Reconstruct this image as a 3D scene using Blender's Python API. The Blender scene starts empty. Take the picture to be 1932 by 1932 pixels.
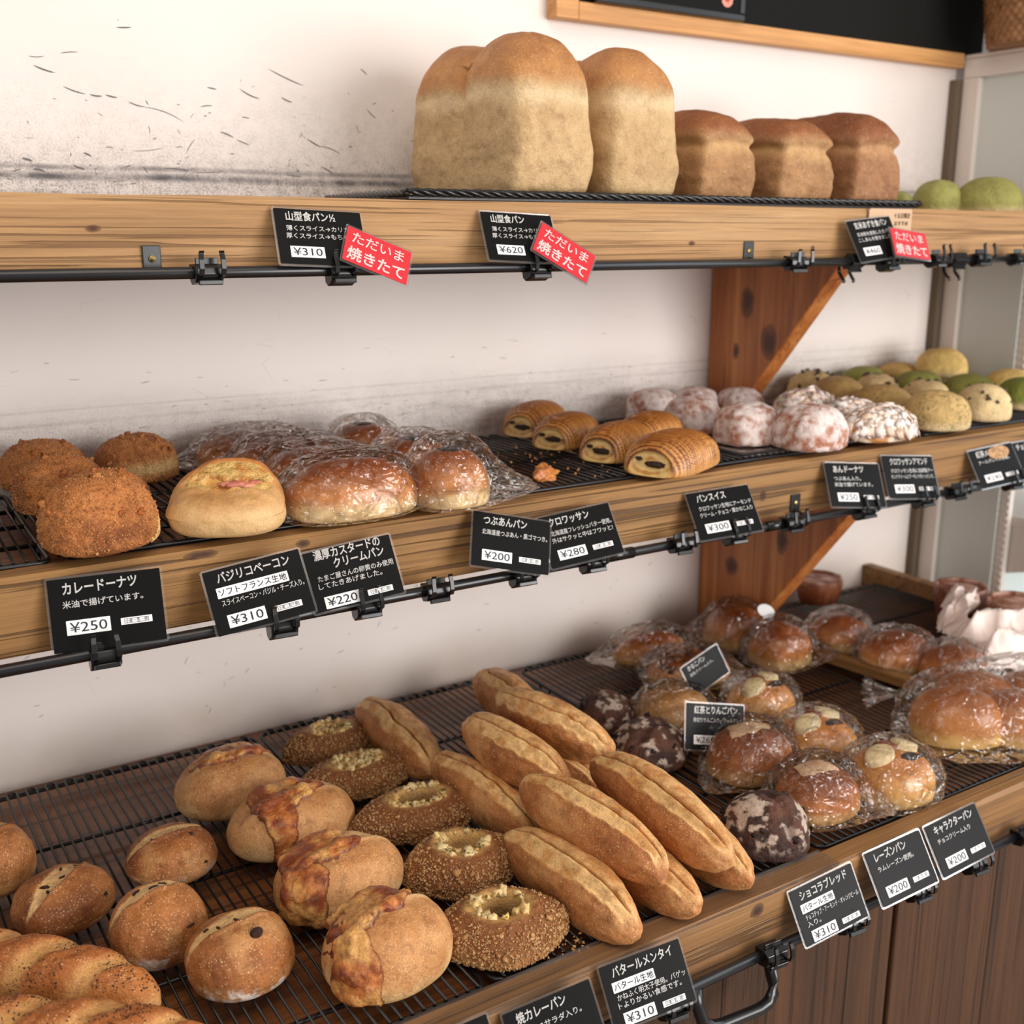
import bpy, bmesh, math, random
import numpy as np
from mathutils import Vector, Matrix, Euler

SC = bpy.context.scene
COL = SC.collection

# ------------------------------------------------------------------ camera, light, exposure
cam_d = bpy.data.cameras.new('camera')
cam = bpy.data.objects.new('camera', cam_d)
COL.objects.link(cam)
SC.camera = cam
cam_d.sensor_width = 36.0
cam_d.lens = 36.0 * 2100.0 / 1932.0
cam_d.clip_start = 0.02
R_ = ((0.8422, -0.5391, 0.0018), (-0.1297, -0.2058, -0.97), (0.5233, 0.8167, -0.2432))
cam.matrix_world = Matrix(((R_[0][0], -R_[1][0], -R_[2][0], 0.0),
                           (R_[0][1], -R_[1][1], -R_[2][1], -1.385),
                           (R_[0][2], -R_[1][2], -R_[2][2], 1.5),
                           (0, 0, 0, 1)))
cam_d.dof.use_dof = True
cam_d.dof.focus_distance = 1.06
cam_d.dof.aperture_fstop = 6.0

world = bpy.data.worlds.new('room_light')
SC.world = world
world.use_nodes = True
bg = world.node_tree.nodes['Background']
bg.inputs[0].default_value = (1.0, 0.96, 0.94, 1)
bg.inputs[1].default_value = 0.38

def lamp(name, kind, loc, target, power, col, size=0.05, size_y=None, angle=None, blend=0.5):
    d = bpy.data.lights.new(name, kind)
    d.energy = power
    d.color = col
    if kind == 'AREA':
        d.shape = 'RECTANGLE'; d.size = size; d.size_y = size_y or size
    else:
        d.shadow_soft_size = size
    if kind == 'SPOT':
        d.spot_size = math.radians(angle or 110); d.spot_blend = blend
    o = bpy.data.objects.new(name, d)
    COL.objects.link(o)
    o.location = loc
    o.rotation_euler = (Vector(target) - Vector(loc)).to_track_quat('-Z', 'Y').to_euler()
    o['kind'] = 'helper'
    return o

WARM = (1.0, 0.80, 0.58)
for i, x in enumerate((-0.55, 0.25, 1.05, 1.85)):
    lamp('ceiling_spot', 'SPOT', (x, -0.74, 2.75), (x + 0.05, -0.42, 1.2), 2.4, WARM, 0.035, angle=125, blend=0.7)
lamp('shop_front_window', 'AREA', (2.0, -3.1, 1.60), (0.6, 0, 1.25), 86, (1.0, 0.965, 0.95), 1.7, 1.6)
lamp('side_window_daylight', 'AREA', (3.4, -1.5, 1.8), (0.9, -0.3, 1.1), 16, (0.85, 0.93, 1.0), 1.4, 1.6)
lamp('left_fill', 'AREA', (-2.0, -2.3, 1.8), (0.6, -0.2, 1.2), 16, (1.0, 0.97, 0.95), 1.6, 1.4)  # added soft fill for the left-facing sides, not an actual window
lamp('ceiling_panel', 'AREA', (0.2, -1.5, 2.8), (0.5, -0.4, 1.0), 11, (1.0, 0.88, 0.76), 1.4, 1.0)

SC.view_settings.view_transform = 'Standard'
SC.view_settings.look = 'None'
SC.view_settings.gamma = 1.0
SC.view_settings.exposure = 0.07
SC.view_settings.use_curve_mapping = False
SC.cycles.transparent_max_bounces = 32
SC.cycles.max_bounces = 8

# ------------------------------------------------------------------ helpers
def lin(c):
    c = np.asarray(c, float) / 255.0
    return np.where(c <= 0.04045, c / 12.92, ((c + 0.055) / 1.055) ** 2.4)

def rgb(*c):
    v = lin(c)
    return (float(v[0]), float(v[1]), float(v[2]), 1.0)

def sst(a, b, x):
    t = np.clip((x - a) / (b - a), 0, 1)
    return t * t * (3 - 2 * t)

def mixc(a, b, t):
    t = np.asarray(t)[..., None]
    return a * (1 - t) + b * t

def vnoise(P, seed=0):
    P = np.asarray(P, float) + 1000.37 + seed * 7.13
    i = np.floor(P).astype(np.int64)
    f = P - i
    u = f * f * f * (f * (f * 6 - 15) + 10)
    def h(a, b, c):
        n = (a * 374761393 + b * 668265263 + c * 1274126177 + seed * 974634777) & 0xffffffff
        n = ((n ^ (n >> 13)) * 1274126177) & 0xffffffff
        n = n ^ (n >> 16)
        return (n & 0xffff) / 32767.5 - 1.0
    x, y, z = i[:, 0], i[:, 1], i[:, 2]
    r = 0
    for dx in (0, 1):
        for dy in (0, 1):
            for dz in (0, 1):
                w = (u[:, 0] if dx else 1 - u[:, 0]) * (u[:, 1] if dy else 1 - u[:, 1]) * (u[:, 2] if dz else 1 - u[:, 2])
                r = r + w * h(x + dx, y + dy, z + dz)
    return r

def fbm(P, s, octv=3, seed=0):
    P = np.asarray(P, float)
    r = 0; a = 1.0; t = 0
    for k in range(octv):
        r = r + a * vnoise(P * s, seed + k * 17)
        t += a; a *= 0.5; s *= 2.03
    return r / t

_ico = {}
def ico(sub):
    if sub not in _ico:
        bm = bmesh.new()
        bmesh.ops.create_icosphere(bm, subdivisions=sub, radius=1.0)
        V = np.array([v.co[:] for v in bm.verts])
        F = np.array([[v.index for v in f.verts] for f in bm.faces])
        bm.free()
        V /= np.linalg.norm(V, axis=1)[:, None]
        _ico[sub] = (V, F)
    V, F = _ico[sub]
    return V.copy(), F

def normals(V, F):
    n = np.cross(V[F[:, 1]] - V[F[:, 0]], V[F[:, 2]] - V[F[:, 0]])
    N = np.zeros_like(V)
    for k in range(F.shape[1]):
        np.add.at(N, F[:, k], n)
    return N / np.maximum(np.linalg.norm(N, axis=1), 1e-12)[:, None]

def mk(name, V, F, mat=None, parent=None, col=None, smooth=True):
    V = np.asarray(V, np.float32)
    me = bpy.data.meshes.new(name)
    if isinstance(F, np.ndarray):
        k = F.shape[1]
        me.vertices.add(len(V)); me.vertices.foreach_set('co', V.ravel())
        me.loops.add(F.size); me.loops.foreach_set('vertex_index', F.ravel().astype(np.int32))
        me.polygons.add(len(F))
        me.polygons.foreach_set('loop_start', np.arange(0, F.size, k, dtype=np.int32))
        me.polygons.foreach_set('loop_total', np.full(len(F), k, np.int32))
        me.update(calc_edges=True)
    else:
        me.from_pydata([tuple(map(float, v)) for v in V], [], [tuple(f) for f in F])
        me.update()
    if smooth:
        me.polygons.foreach_set('use_smooth', np.ones(len(me.polygons), bool))
    if col is not None:
        at = me.color_attributes.new('Col', 'FLOAT_COLOR', 'POINT')
        c = np.ones((len(V), 4), np.float32); c[:, :3] = col
        at.data.foreach_set('color', c.ravel())
    if mat: me.materials.append(mat)
    o = bpy.data.objects.new(name, me)
    COL.objects.link(o)
    if parent is not None: o.parent = parent
    return o

class MB:
    """collects shapes into one mesh"""
    def __init__(s): s.V = []; s.F = []; s.C = []
    def add(s, V, F, c=None):
        n = len(s.V)
        s.V.extend([tuple(v) for v in V]); s.F.extend([tuple(int(i) + n for i in f) for f in F])
        if c is not None: s.C.extend([tuple(c)] * len(V) if np.ndim(c) == 1 else [tuple(k) for k in c])
        return s
    def box(s, lo, hi, c=None):
        x0, y0, z0 = lo; x1, y1, z1 = hi
        V = [(x0, y0, z0), (x1, y0, z0), (x1, y1, z0), (x0, y1, z0), (x0, y0, z1), (x1, y0, z1), (x1, y1, z1), (x0, y1, z1)]
        return s.add(V, [(0, 3, 2, 1), (4, 5, 6, 7), (0, 1, 5, 4), (1, 2, 6, 5), (2, 3, 7, 6), (3, 0, 4, 7)], c)
    def tube(s, pts, r, n=8, closed=False, caps=True):
        pts = np.asarray(pts, float); m = len(pts)
        V = []; up = np.array([0.03, 0.02, 1.0])
        for i in range(m):
            a = pts[(i - 1) % m] if (closed or i > 0) else pts[i]
            b = pts[(i + 1) % m] if (closed or i < m - 1) else pts[i]
            t = b - a; t = t / np.linalg.norm(t)
            u = np.cross(up, t)
            if np.linalg.norm(u) < 0.15: u = np.cross(np.array([1.0, 0.1, 0]), t)
            u /= np.linalg.norm(u); w = np.cross(t, u)
            rr = r[i] if np.ndim(r) else r
            for k in range(n):
                an = 2 * math.pi * k / n
                V.append(pts[i] + rr * (math.cos(an) * u + math.sin(an) * w))
        F = []
        for i in range(m if closed else m - 1):
            j = (i + 1) % m
            for k in range(n):
                F.append((i * n + k, i * n + (k + 1) % n, j * n + (k + 1) % n, j * n + k))
        if caps and not closed:
            F.append(tuple(range(n - 1, -1, -1))); F.append(tuple((m - 1) * n + k for k in range(n)))
        return s.add(V, F)
    def build(s, name, mat, parent=None, smooth=False, bevel=0):
        o = mk(name, s.V, s.F, mat, parent, np.array(s.C) if s.C else None, smooth)
        if bevel:
            m = o.modifiers.new('bevel', 'BEVEL'); m.width = bevel; m.segments = 2; m.limit_method = 'ANGLE'
        return o

def box(name, lo, hi, mat, parent=None, bevel=0.0015):
    return MB().box(lo, hi).build(name, mat, parent, bevel=bevel)

def tag(o, label, cat, group=None, kind=None):
    o['label'] = label; o['category'] = cat
    if group: o['group'] = group
    if kind: o['kind'] = kind
    return o

def thing(name, label, cat, loc=(0, 0, 0), rotz=0.0, group=None):
    o = bpy.data.objects.new(name, None)
    COL.objects.link(o)
    o.location = loc; o.rotation_euler = (0, 0, rotz)
    o.empty_display_size = 0.02
    return tag(o, label, cat, group)

# ------------------------------------------------------------------ materials
class NT:
    def __init__(s, name):
        s.m = bpy.data.materials.new(name); s.m.use_nodes = True
        s.t = s.m.node_tree; s.t.nodes.clear()
        s.out = s.t.nodes.new('ShaderNodeOutputMaterial')
    def n(s, typ, **kw):
        nd = s.t.nodes.new('ShaderNode' + typ)
        for k, v in kw.items():
            if k.startswith('i_'):
                nd.inputs[k[2:].replace('_', ' ')].default_value = v
            else: setattr(nd, k, v)
        return nd
    def l(s, a, b): s.t.links.new(a, b); return s
    def coords(s, scale=(1, 1, 1), rand=False, rot=(0, 0, 0)):
        tc = s.n('TexCoord'); mp = s.n('Mapping')
        mp.inputs['Scale'].default_value = scale
        mp.inputs['Rotation'].default_value = rot
        s.l(tc.outputs['Object'], mp.inputs['Vector'])
        if rand:
            oi = s.n('ObjectInfo'); mu = s.n('Math', operation='MULTIPLY'); mu.inputs[1].default_value = 37.0
            s.l(oi.outputs['Random'], mu.inputs[0]); s.l(mu.outputs[0], mp.inputs['Location'])
        return mp.outputs['Vector']
    def noise(s, vec, scale, detail=4, rough=0.6, dist=0):
        nd = s.n('TexNoise'); nd.inputs['Scale'].default_value = scale; nd.inputs['Detail'].default_value = detail
        nd.inputs['Roughness'].default_value = rough; nd.inputs['Distortion'].default_value = dist
        s.l(vec, nd.inputs['Vector']); return nd.outputs['Fac']
    def ramp(s, fac, stops):
        r = s.n('ValToRGB'); e = r.color_ramp.elements
        while len(e) < len(stops): e.new(0.5)
        for k, (p, c) in enumerate(stops):
            e[k].position = p
            e[k].color = c if len(c) == 4 else (*c, 1)
        s.l(fac, r.inputs[0]); return r.outputs[0]
    def mix(s, fac, a, b, mode='MIX'):
        m = s.n('Mix', data_type='RGBA', blend_type=mode)
        for sock, v in ((m.inputs[0], fac), (m.inputs[6], a), (m.inputs[7], b)):
            if hasattr(v, 'links') or hasattr(v, 'is_output'): s.l(v, sock)
            else: sock.default_value = v
        return m.outputs[2]
    def math(s, op, a, b=0.0, c=None):
        m = s.n('Math', operation=op)
        for k, v in enumerate((a, b) if c is None else (a, b, c)):
            if hasattr(v, 'is_output'): s.l(v, m.inputs[k])
            else: m.inputs[k].default_value = v
        return m.outputs[0]
    def bump(s, h, strength, dist, prev=None):
        b = s.n('Bump'); b.inputs['Strength'].default_value = strength; b.inputs['Distance'].default_value = dist
        s.l(h, b.inputs['Height'])
        if prev is not None: s.l(prev, b.inputs['Normal'])
        return b.outputs[0]
    def bsdf(s, color, rough=0.5, normal=None, **kw):
        p = s.n('BsdfPrincipled')
        if hasattr(color, 'is_output'): s.l(color, p.inputs['Base Color'])
        else: p.inputs['Base Color'].default_value = color
        if hasattr(rough, 'is_output'): s.l(rough, p.inputs['Roughness'])
        else: p.inputs['Roughness'].default_value = rough
        if normal is not None: s.l(normal, p.inputs['Normal'])
        for k, v in kw.items(): p.inputs[k.replace('_', ' ')].default_value = v
        s.l(p.outputs[0], s.out.inputs[0]); s.p = p
        return s.m

def plain(name, color, rough=0.5, **kw):
    return NT(name).bsdf(color, rough, **kw)

BLK, WHT = (0, 0, 0, 1), (1, 1, 1, 1)

def bread_mat(name, rough=0.6, var=0.22, vscale=90, spot=None, spot_scale=420, spot_amt=0.5, bump=0.35, bscale=260, bdist=0.0012, coat=0.0, sheen_rough=0.25):
    t = NT(name)
    v = t.coords(rand=True)
    at = t.n('Attribute', attribute_name='Col')
    n1 = t.noise(v, vscale, 8, 0.72)
    k = t.ramp(n1, [(0.28, (1 - var * 1.9, 1 - var * 2.2, 1 - var * 2.4)), (0.5, (1, 1, 1)), (0.76, (1 + var * 0.7,) * 3)])
    c = t.mix(1.0, at.outputs['Color'], k, 'MULTIPLY')
    n3 = t.noise(v, 620, 3, 0.7)
    c = t.mix(1.0, c, t.ramp(n3, [(0.32, (1 - var * 1.2, 1 - var * 1.4, 1 - var * 1.5)), (0.5, (1, 1, 1)), (0.7, (1 + var * 0.7,) * 3)]), 'MULTIPLY')
    if spot is not None:
        vo = t.n('TexVoronoi'); vo.inputs['Scale'].default_value = spot_scale; t.l(v, vo.inputs['Vector'])
        m = t.ramp(vo.outputs['Distance'], [(0.14, WHT), (0.40, BLK)])
        n2 = t.noise(v, spot_scale * 0.3, 2)
        m2 = t.ramp(n2, [(0.40, BLK), (0.62, WHT)])
        f = t.math('MULTIPLY', t.math('MULTIPLY', m, m2), spot_amt)
        c = t.mix(f, c, spot)
    b1 = t.bump(t.noise(v, bscale, 6, 0.7), min(1.0, bump * 1.7), bdist * 1.6)
    b2 = t.bump(t.noise(v, bscale * 0.22, 4, .65), min(1.0, bump * 1.3), bdist * 3.5, b1)
    kw = dict(Coat_Weight=coat, Coat_Roughness=sheen_rough) if coat else {}
    return t.bsdf(c, rough, b2, **kw)

def wood_mat(name, dark, mid, light, axis=0, grooves=0.5, gscale=150, rough=0.62, knots=(), grain=1.0, coat=0.0, bump=0.6):
    """long grain runs along the given axis"""
    t = NT(name)
    sc = [26.0, 26.0, 26.0]; sc[axis] = 1.4
    v = t.coords(tuple(sc))
    n0 = t.noise(v, 1.3, 4, 0.55, 0.5)
    sc2 = [230.0, 230.0, 230.0]; sc2[axis] = 5.0
    v2 = t.coords(tuple(sc2))
    n1 = t.noise(v2, 1.0, 6, 0.7, 0.4)
    sc3 = [gscale] * 3; sc3[axis] = 1.6
    v3 = t.coords(tuple(sc3))
    n2 = t.noise(v3, 1.0, 3, 0.55, 0.7)
    c = t.ramp(n0, [(0.2, dark), (0.5, mid), (0.8, light)])
    k = t.ramp(n1, [(0.3, (0.70,) * 3), (0.55, (1, 1, 1)), (0.75, (1.10,) * 3)])
    c = t.mix(grain, c, t.mix(1.0, c, k, 'MULTIPLY'))
    line = t.ramp(n2, [(0.385, WHT), (0.43, BLK)])
    c = t.mix(t.math('MULTIPLY', line, grooves), c, (dark[0] * 0.34, dark[1] * 0.30, dark[2] * 0.28, 1))
    if knots:
        tc = t.n('TexCoord')
        nn = t.n('TexNoise'); nn.inputs['Scale'].default_value = 60
        t.l(tc.outputs['Object'], nn.inputs['Vector'])
        for (kx, ky, kz, rr, ax) in knots:
            sub = t.n('VectorMath', operation='SUBTRACT'); sub.inputs[1].default_value = (kx, ky, kz)
            t.l(tc.outputs['Object'], sub.inputs[0])
            mu = t.n('VectorMath', operation='MULTIPLY'); mu.inputs[1].default_value = ax
            t.l(sub.outputs[0], mu.inputs[0])
            ln = t.n('VectorMath', operation='LENGTH'); t.l(mu.outputs[0], ln.inputs[0])
            d = t.math('ADD', t.math('DIVIDE', ln.outputs['Value'], rr), t.math('MULTIPLY', nn.outputs['Fac'], 0.5))
            c = t.mix(t.ramp(d, [(0.55, WHT), (1.0, (0.45,) * 3), (1.35, BLK)]), c, (dark[0] * 0.28, dark[1] * 0.2, dark[2] * 0.16, 1))
    h = t.math('SUBTRACT', n1, t.math('MULTIPLY', line, 1.6))
    b = t.bump(h, bump, 0.0018)
    kw = dict(Coat_Weight=coat, Coat_Roughness=0.12) if coat else {}
    return t.bsdf(c, rough, b, **kw)

def cello_mat(name):
    t = NT(name)
    v = t.coords(rand=True)
    nz = t.n('TexNoise'); nz.inputs['Scale'].default_value = 22; nz.inputs['Detail'].default_value = 2
    t.l(v, nz.inputs['Vector'])
    def crease(scale, warp, w):
        vo = t.n('TexVoronoi', feature='DISTANCE_TO_EDGE'); vo.inputs['Scale'].default_value = scale
        ad = t.n('VectorMath', operation='MULTIPLY_ADD'); ad.inputs[1].default_value = (warp,) * 3
        t.l(nz.outputs['Color'], ad.inputs[0]); t.l(v, ad.inputs[2]); t.l(ad.outputs[0], vo.inputs['Vector'])
        return t.ramp(vo.outputs['Distance'], [(0.0, WHT), (w, BLK)])
    e = crease(34, 0.02, 0.10)
    e2 = crease(85, 0.01, 0.14)
    b1 = t.bump(e, 1.0, 0.0035)
    b2 = t.bump(e2, 0.45, 0.0018, b1)
    b3 = t.bump(t.noise(v, 45, 2, 0.5, 1.5), 0.45, 0.004, b2)
    gl = t.n('BsdfGlossy'); gl.inputs['Roughness'].default_value = 0.07; gl.inputs['Color'].default_value = (1, 0.98, 0.96, 1)
    t.l(b3, gl.inputs['Normal'])
    tr = t.n('BsdfTransparent'); tr.inputs['Color'].default_value = (0.99, 0.988, 0.985, 1)
    fr = t.n('Fresnel'); fr.inputs['IOR'].default_value = 1.45; t.l(b3, fr.inputs['Normal'])
    f = t.math('MULTIPLY_ADD', fr.outputs[0], 0.70, 0.025)
    m1 = t.n('MixShader'); t.l(f, m1.inputs[0]); t.l(tr.outputs[0], m1.inputs[1]); t.l(gl.outputs[0], m1.inputs[2])
    t.l(m1.outputs[0], t.out.inputs[0])
    return t.m

def clear_mat(name, tint=(0.97, 0.97, 0.97, 1), base=0.015, haze=0.04):
    t = NT(name)
    gl = t.n('BsdfGlossy'); gl.inputs['Roughness'].default_value = 0.08
    tr = t.n('BsdfTransparent'); tr.inputs['Color'].default_value = tint
    df = t.n('BsdfDiffuse'); df.inputs['Color'].default_value = (0.85, 0.84, 0.83, 1)
    fr = t.n('Fresnel'); fr.inputs['IOR'].default_value = 1.5
    m1 = t.n('MixShader'); t.l(t.math('MULTIPLY_ADD', fr.outputs[0], 0.55, base), m1.inputs[0]); t.l(tr.outputs[0], m1.inputs[1]); t.l(gl.outputs[0], m1.inputs[2])
    m2 = t.n('MixShader'); m2.inputs[0].default_value = haze
    t.l(m1.outputs[0], m2.inputs[1]); t.l(df.outputs[0], m2.inputs[2])
    t.l(m2.outputs[0], t.out.inputs[0])
    return t.m

def wall_mat():
    t = NT('painted_wall')
    tc = t.n('TexCoord'); sp = t.n('SeparateXYZ'); t.l(tc.outputs['Object'], sp.inputs[0])
    z = sp.outputs['Z']
    v = t.coords((1, 1, 1))
    base = t.ramp(t.noise(v, 2.2, 4), [(0.3, rgb(232, 222, 214)), (0.7, rgb(240, 231, 224))])
    # grime lying in bands just above each shelf
    vs = t.coords((3, 1, 26))
    stre = t.noise(vs, 2.5, 6, 0.7)
    spk = t.noise(v, 420, 3, 0.7)
    fine = t.noise(v, 60, 5, 0.7)
    def band(z0, z1, z2):
        a = t.n('MapRange', interpolation_type='SMOOTHSTEP'); a.inputs[1].default_value = z0; a.inputs[2].default_value = z1
        a.inputs[3].default_value = 1; a.inputs[4].default_value = 0; t.l(z, a.inputs[0])
        return a.outputs[0]
    b1 = t.math('MULTIPLY', band(1.545, 1.60, 0), t.math('GREATER_THAN', z, 1.5))
    b1w = t.math('MULTIPLY', band(1.56, 1.72, 0), t.math('GREATER_THAN', z, 1.5))
    b2 = t.math('MULTIPLY', t.math('MULTIPLY', band(1.22, 1.33, 0), t.math('GREATER_THAN', z, 1.18)), t.math('LESS_THAN', z, 1.45))
    b3 = t.math('MULTIPLY', band(0.86, 0.93, 0), t.math('GREATER_THAN', z, 0.80))
    sm = t.ramp(t.math('MULTIPLY', spk, t.math('ADD', fine, 0.25)), [(0.33, BLK), (0.50, WHT)])
    st = t.ramp(stre, [(0.47, BLK), (0.66, WHT)])
    g1 = t.math('MULTIPLY', b1, t.math('ADD', t.math('MULTIPLY', sm, 0.55), t.math('MULTIPLY', st, 0.42)))
    g1b = t.math('MULTIPLY', b1w, t.math('MULTIPLY', sm, 0.35))
    g2 = t.math('MULTIPLY', b2, t.math('ADD', t.math('MULTIPLY', sm, 0.60), t.math('MULTIPLY', st, 0.52)))
    c = t.mix(g1, base, rgb(120, 116, 114))
    c = t.mix(g1b, c, rgb(120, 112, 108))
    c = t.mix(g2, c, rgb(140, 130, 122))
    # dark double scuff line left by trays
    for zz, w, a in ((1.5625, 0.0032, 1.0), (1.5725, 0.0022, 0.75), (1.280, 0.0016, 0.22), (1.296, 0.0010, 0.2)):
        d = t.math('ABSOLUTE', t.math('SUBTRACT', z, t.math('ADD', zz, t.math('MULTIPLY', t.math('SUBTRACT', t.noise(t.coords((1, 1, 1)), 3.0, 2), 0.5), 0.006))))
        f = t.ramp(t.math('DIVIDE', d, w * 2), [(0.2, WHT), (1.0, BLK)])
        c = t.mix(t.math('MULTIPLY', t.math('MULTIPLY', f, a), t.ramp(t.noise(v, 14, 5, 0.7), [(0.35, (0.2,) * 3), (0.6, WHT)])), c, rgb(96, 93, 95))
    yel = t.math('MULTIPLY', b3, t.ramp(t.noise(v, 7, 4), [(0.3, (0.1,) * 3), (0.7, (0.45,) * 3)]))
    c = t.mix(yel, c, rgb(190, 165, 135))
    # thin random hairline scratches
    vo = t.n('TexVoronoi', feature='DISTANCE_TO_EDGE'); vo.inputs['Scale'].default_value = 7
    vw = t.coords((1.5, 1, 5), rot=(0, 0.35, 0))
    t.l(vw, vo.inputs['Vector'])
    sc = t.math('MULTIPLY', t.ramp(vo.outputs['Distance'], [(0.0, WHT), (0.012, BLK)]), t.ramp(t.noise(v, 11, 4), [(0.55, BLK), (0.68, WHT)]))
    c = t.mix(t.math('MULTIPLY', sc, 0.28), c, rgb(130, 122, 118))
    b = t.bump(t.noise(v, 500, 3), 0.08, 0.0008)
    b = t.bump(t.noise(v, 14, 4), 0.12, 0.004, b)
    return t.bsdf(c, 0.62, b)

M = {}
M['wall'] = wall_mat()
M['scuff'] = plain('scuff_grey', rgb(112, 108, 108), 0.7)
M['board_up'] = wood_mat('weathered_board', rgb(158, 118, 76), rgb(182, 140, 94), rgb(198, 160, 114), 0, 0.6, 190, 0.75,
                         knots=((0.235, -0.336, 1.503, 0.010, (1, 1, 2.2)), (0.93, -0.336, 1.488, 0.008, (1, 1, 2)), (1.14, -0.336, 1.482, 0.006, (1, 1, 1.5))))
M['board_mid'] = wood_mat('stained_board', rgb(128, 90, 46), rgb(152, 110, 60), rgb(172, 130, 78), 0, 0.8, 150, 0.65,
                          knots=((0.397, -0.386, 1.203, 0.011, (1, 1, 1.8)), (0.295, -0.386, 1.207, 0.014, (0.6, 1, 2.4)), (1.024, -0.386, 1.173, 0.009, (1, 1, 0.8))))
M['board_low'] = wood_mat('oiled_board', rgb(116, 78, 40), rgb(146, 104, 58), rgb(166, 122, 74), 0, 0.6, 120, 0.5,
                          knots=((0.742, -0.686, 0.838, 0.010, (0.8, 1, 1)),))
M['deck'] = wood_mat('deck_board', rgb(96, 56, 30), rgb(140, 86, 48), rgb(176, 114, 66), 0, 0.6, 80, 0.42, coat=0.25, bump=0.3)
M['bracket'] = wood_mat('bracket_pine', rgb(132, 64, 24), rgb(186, 110, 52), rgb(220, 152, 86), 2, 0.2, 40, 0.45,
                        knots=((1.27, -0.085, 1.395, 0.026, (1, 1.3, .8)), (1.27, -0.135, 1.335, 0.030, (1, 1.2, 0.8)), (1.27, -0.065, 1.315, 0.014, (1, 1.4, 0.8)), (1.27, -0.19, 1.03, 0.024, (1, 1.3, 0.8)), (1.27, -0.08, .96, 0.022, (1, 1, 1))), coat=0.15)
M['door'] = wood_mat('cabinet_walnut', rgb(52, 31, 15), rgb(76, 46, 23), rgb(96, 60, 32), 2, 0.45, 120, 0.55)
M['groove'] = plain('dark_groove', rgb(44, 27, 15), 0.8)
M['frame_wood'] = wood_mat('frame_pine', rgb(196, 136, 74), rgb(220, 160, 96), rgb(232, 180, 120), 0, 0.15, 60, 0.45)
M['shadow_brown'] = plain('painted_shadow_brown', rgb(104, 88, 70), 0.7)  # flat brown standing in for shade beside the case
M['metal_black'] = plain('black_enamel', rgb(22, 21, 23), 0.28, Specular_IOR_Level=0.6)
M['wire'] = plain('black_coated_wire', rgb(26, 24, 24), 0.33)
M['plastic_black'] = plain('black_plastic', rgb(14, 14, 15), 0.25)
M['screw'] = plain('brass_screw', rgb(150, 130, 80), 0.35, Metallic=1.0)
M['cello'] = cello_mat('cellophane')
M['laminate'] = clear_mat('laminate_clear')
M['film'] = clear_mat('edge_film_clear', (.98,.98,.98,1), 0.0, .02)
t_ = NT('card_black')
v_ = t_.coords()
M['card'] = t_.bsdf(rgb(17, 17, 17), 0.42, t_.bump(t_.noise(v_, 700, 3), 0.2, 0.0003), Coat_Weight=0.0, Specular_IOR_Level=0.12)
M['ink_white'] = plain('white_marker', rgb(245, 243, 240), 0.6)
M['ink_black'] = plain('black_print', rgb(30, 28, 40), 0.6)
M['paper'] = plain('white_label', rgb(244, 242, 240), 0.55)
M['red'] = plain('red_label', rgb(205, 38, 48), 0.4, Coat_Weight=0.3, Coat_Roughness=0.1)
M['beige'] = plain('beige_card', rgb(200, 165, 130), 0.6)
M['chalk'] = plain('chalkboard_black', rgb(18, 17, 15), 0.8, Specular_IOR_Level=0.2)
M['white_metal'] = plain('white_steel', rgb(226, 216, 206), 0.4)
M['glass_grey'] = plain('frosted_panel', rgb(206, 210, 204), 0.28)
M['pale_panel'] = plain('pale_blue_panel', rgb(222, 234, 232), 0.4)
M['tray_black'] = plain('black_tray', rgb(30, 26, 26), 0.4)

# ------------------------------------------------------------------ the room
def struct(o, label=None):
    o['kind'] = 'structure'
    return o

wall = struct(mk('wall_back', [(-2.2, 0, 0), (2.9, 0, 0), (2.9, 0, 2.9), (-2.2, 0, 2.9)], [(0, 1, 2, 3)], M['wall'], smooth=False))
struct(mk('floor', [(-2.2, -3.2, 0), (2.9, -3.2, 0), (2.9, 0, 0), (-2.2, 0, 0)], [(0, 1, 2, 3)], plain('floor_tile', rgb(140, 128, 116), 0.5), smooth=False))

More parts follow.
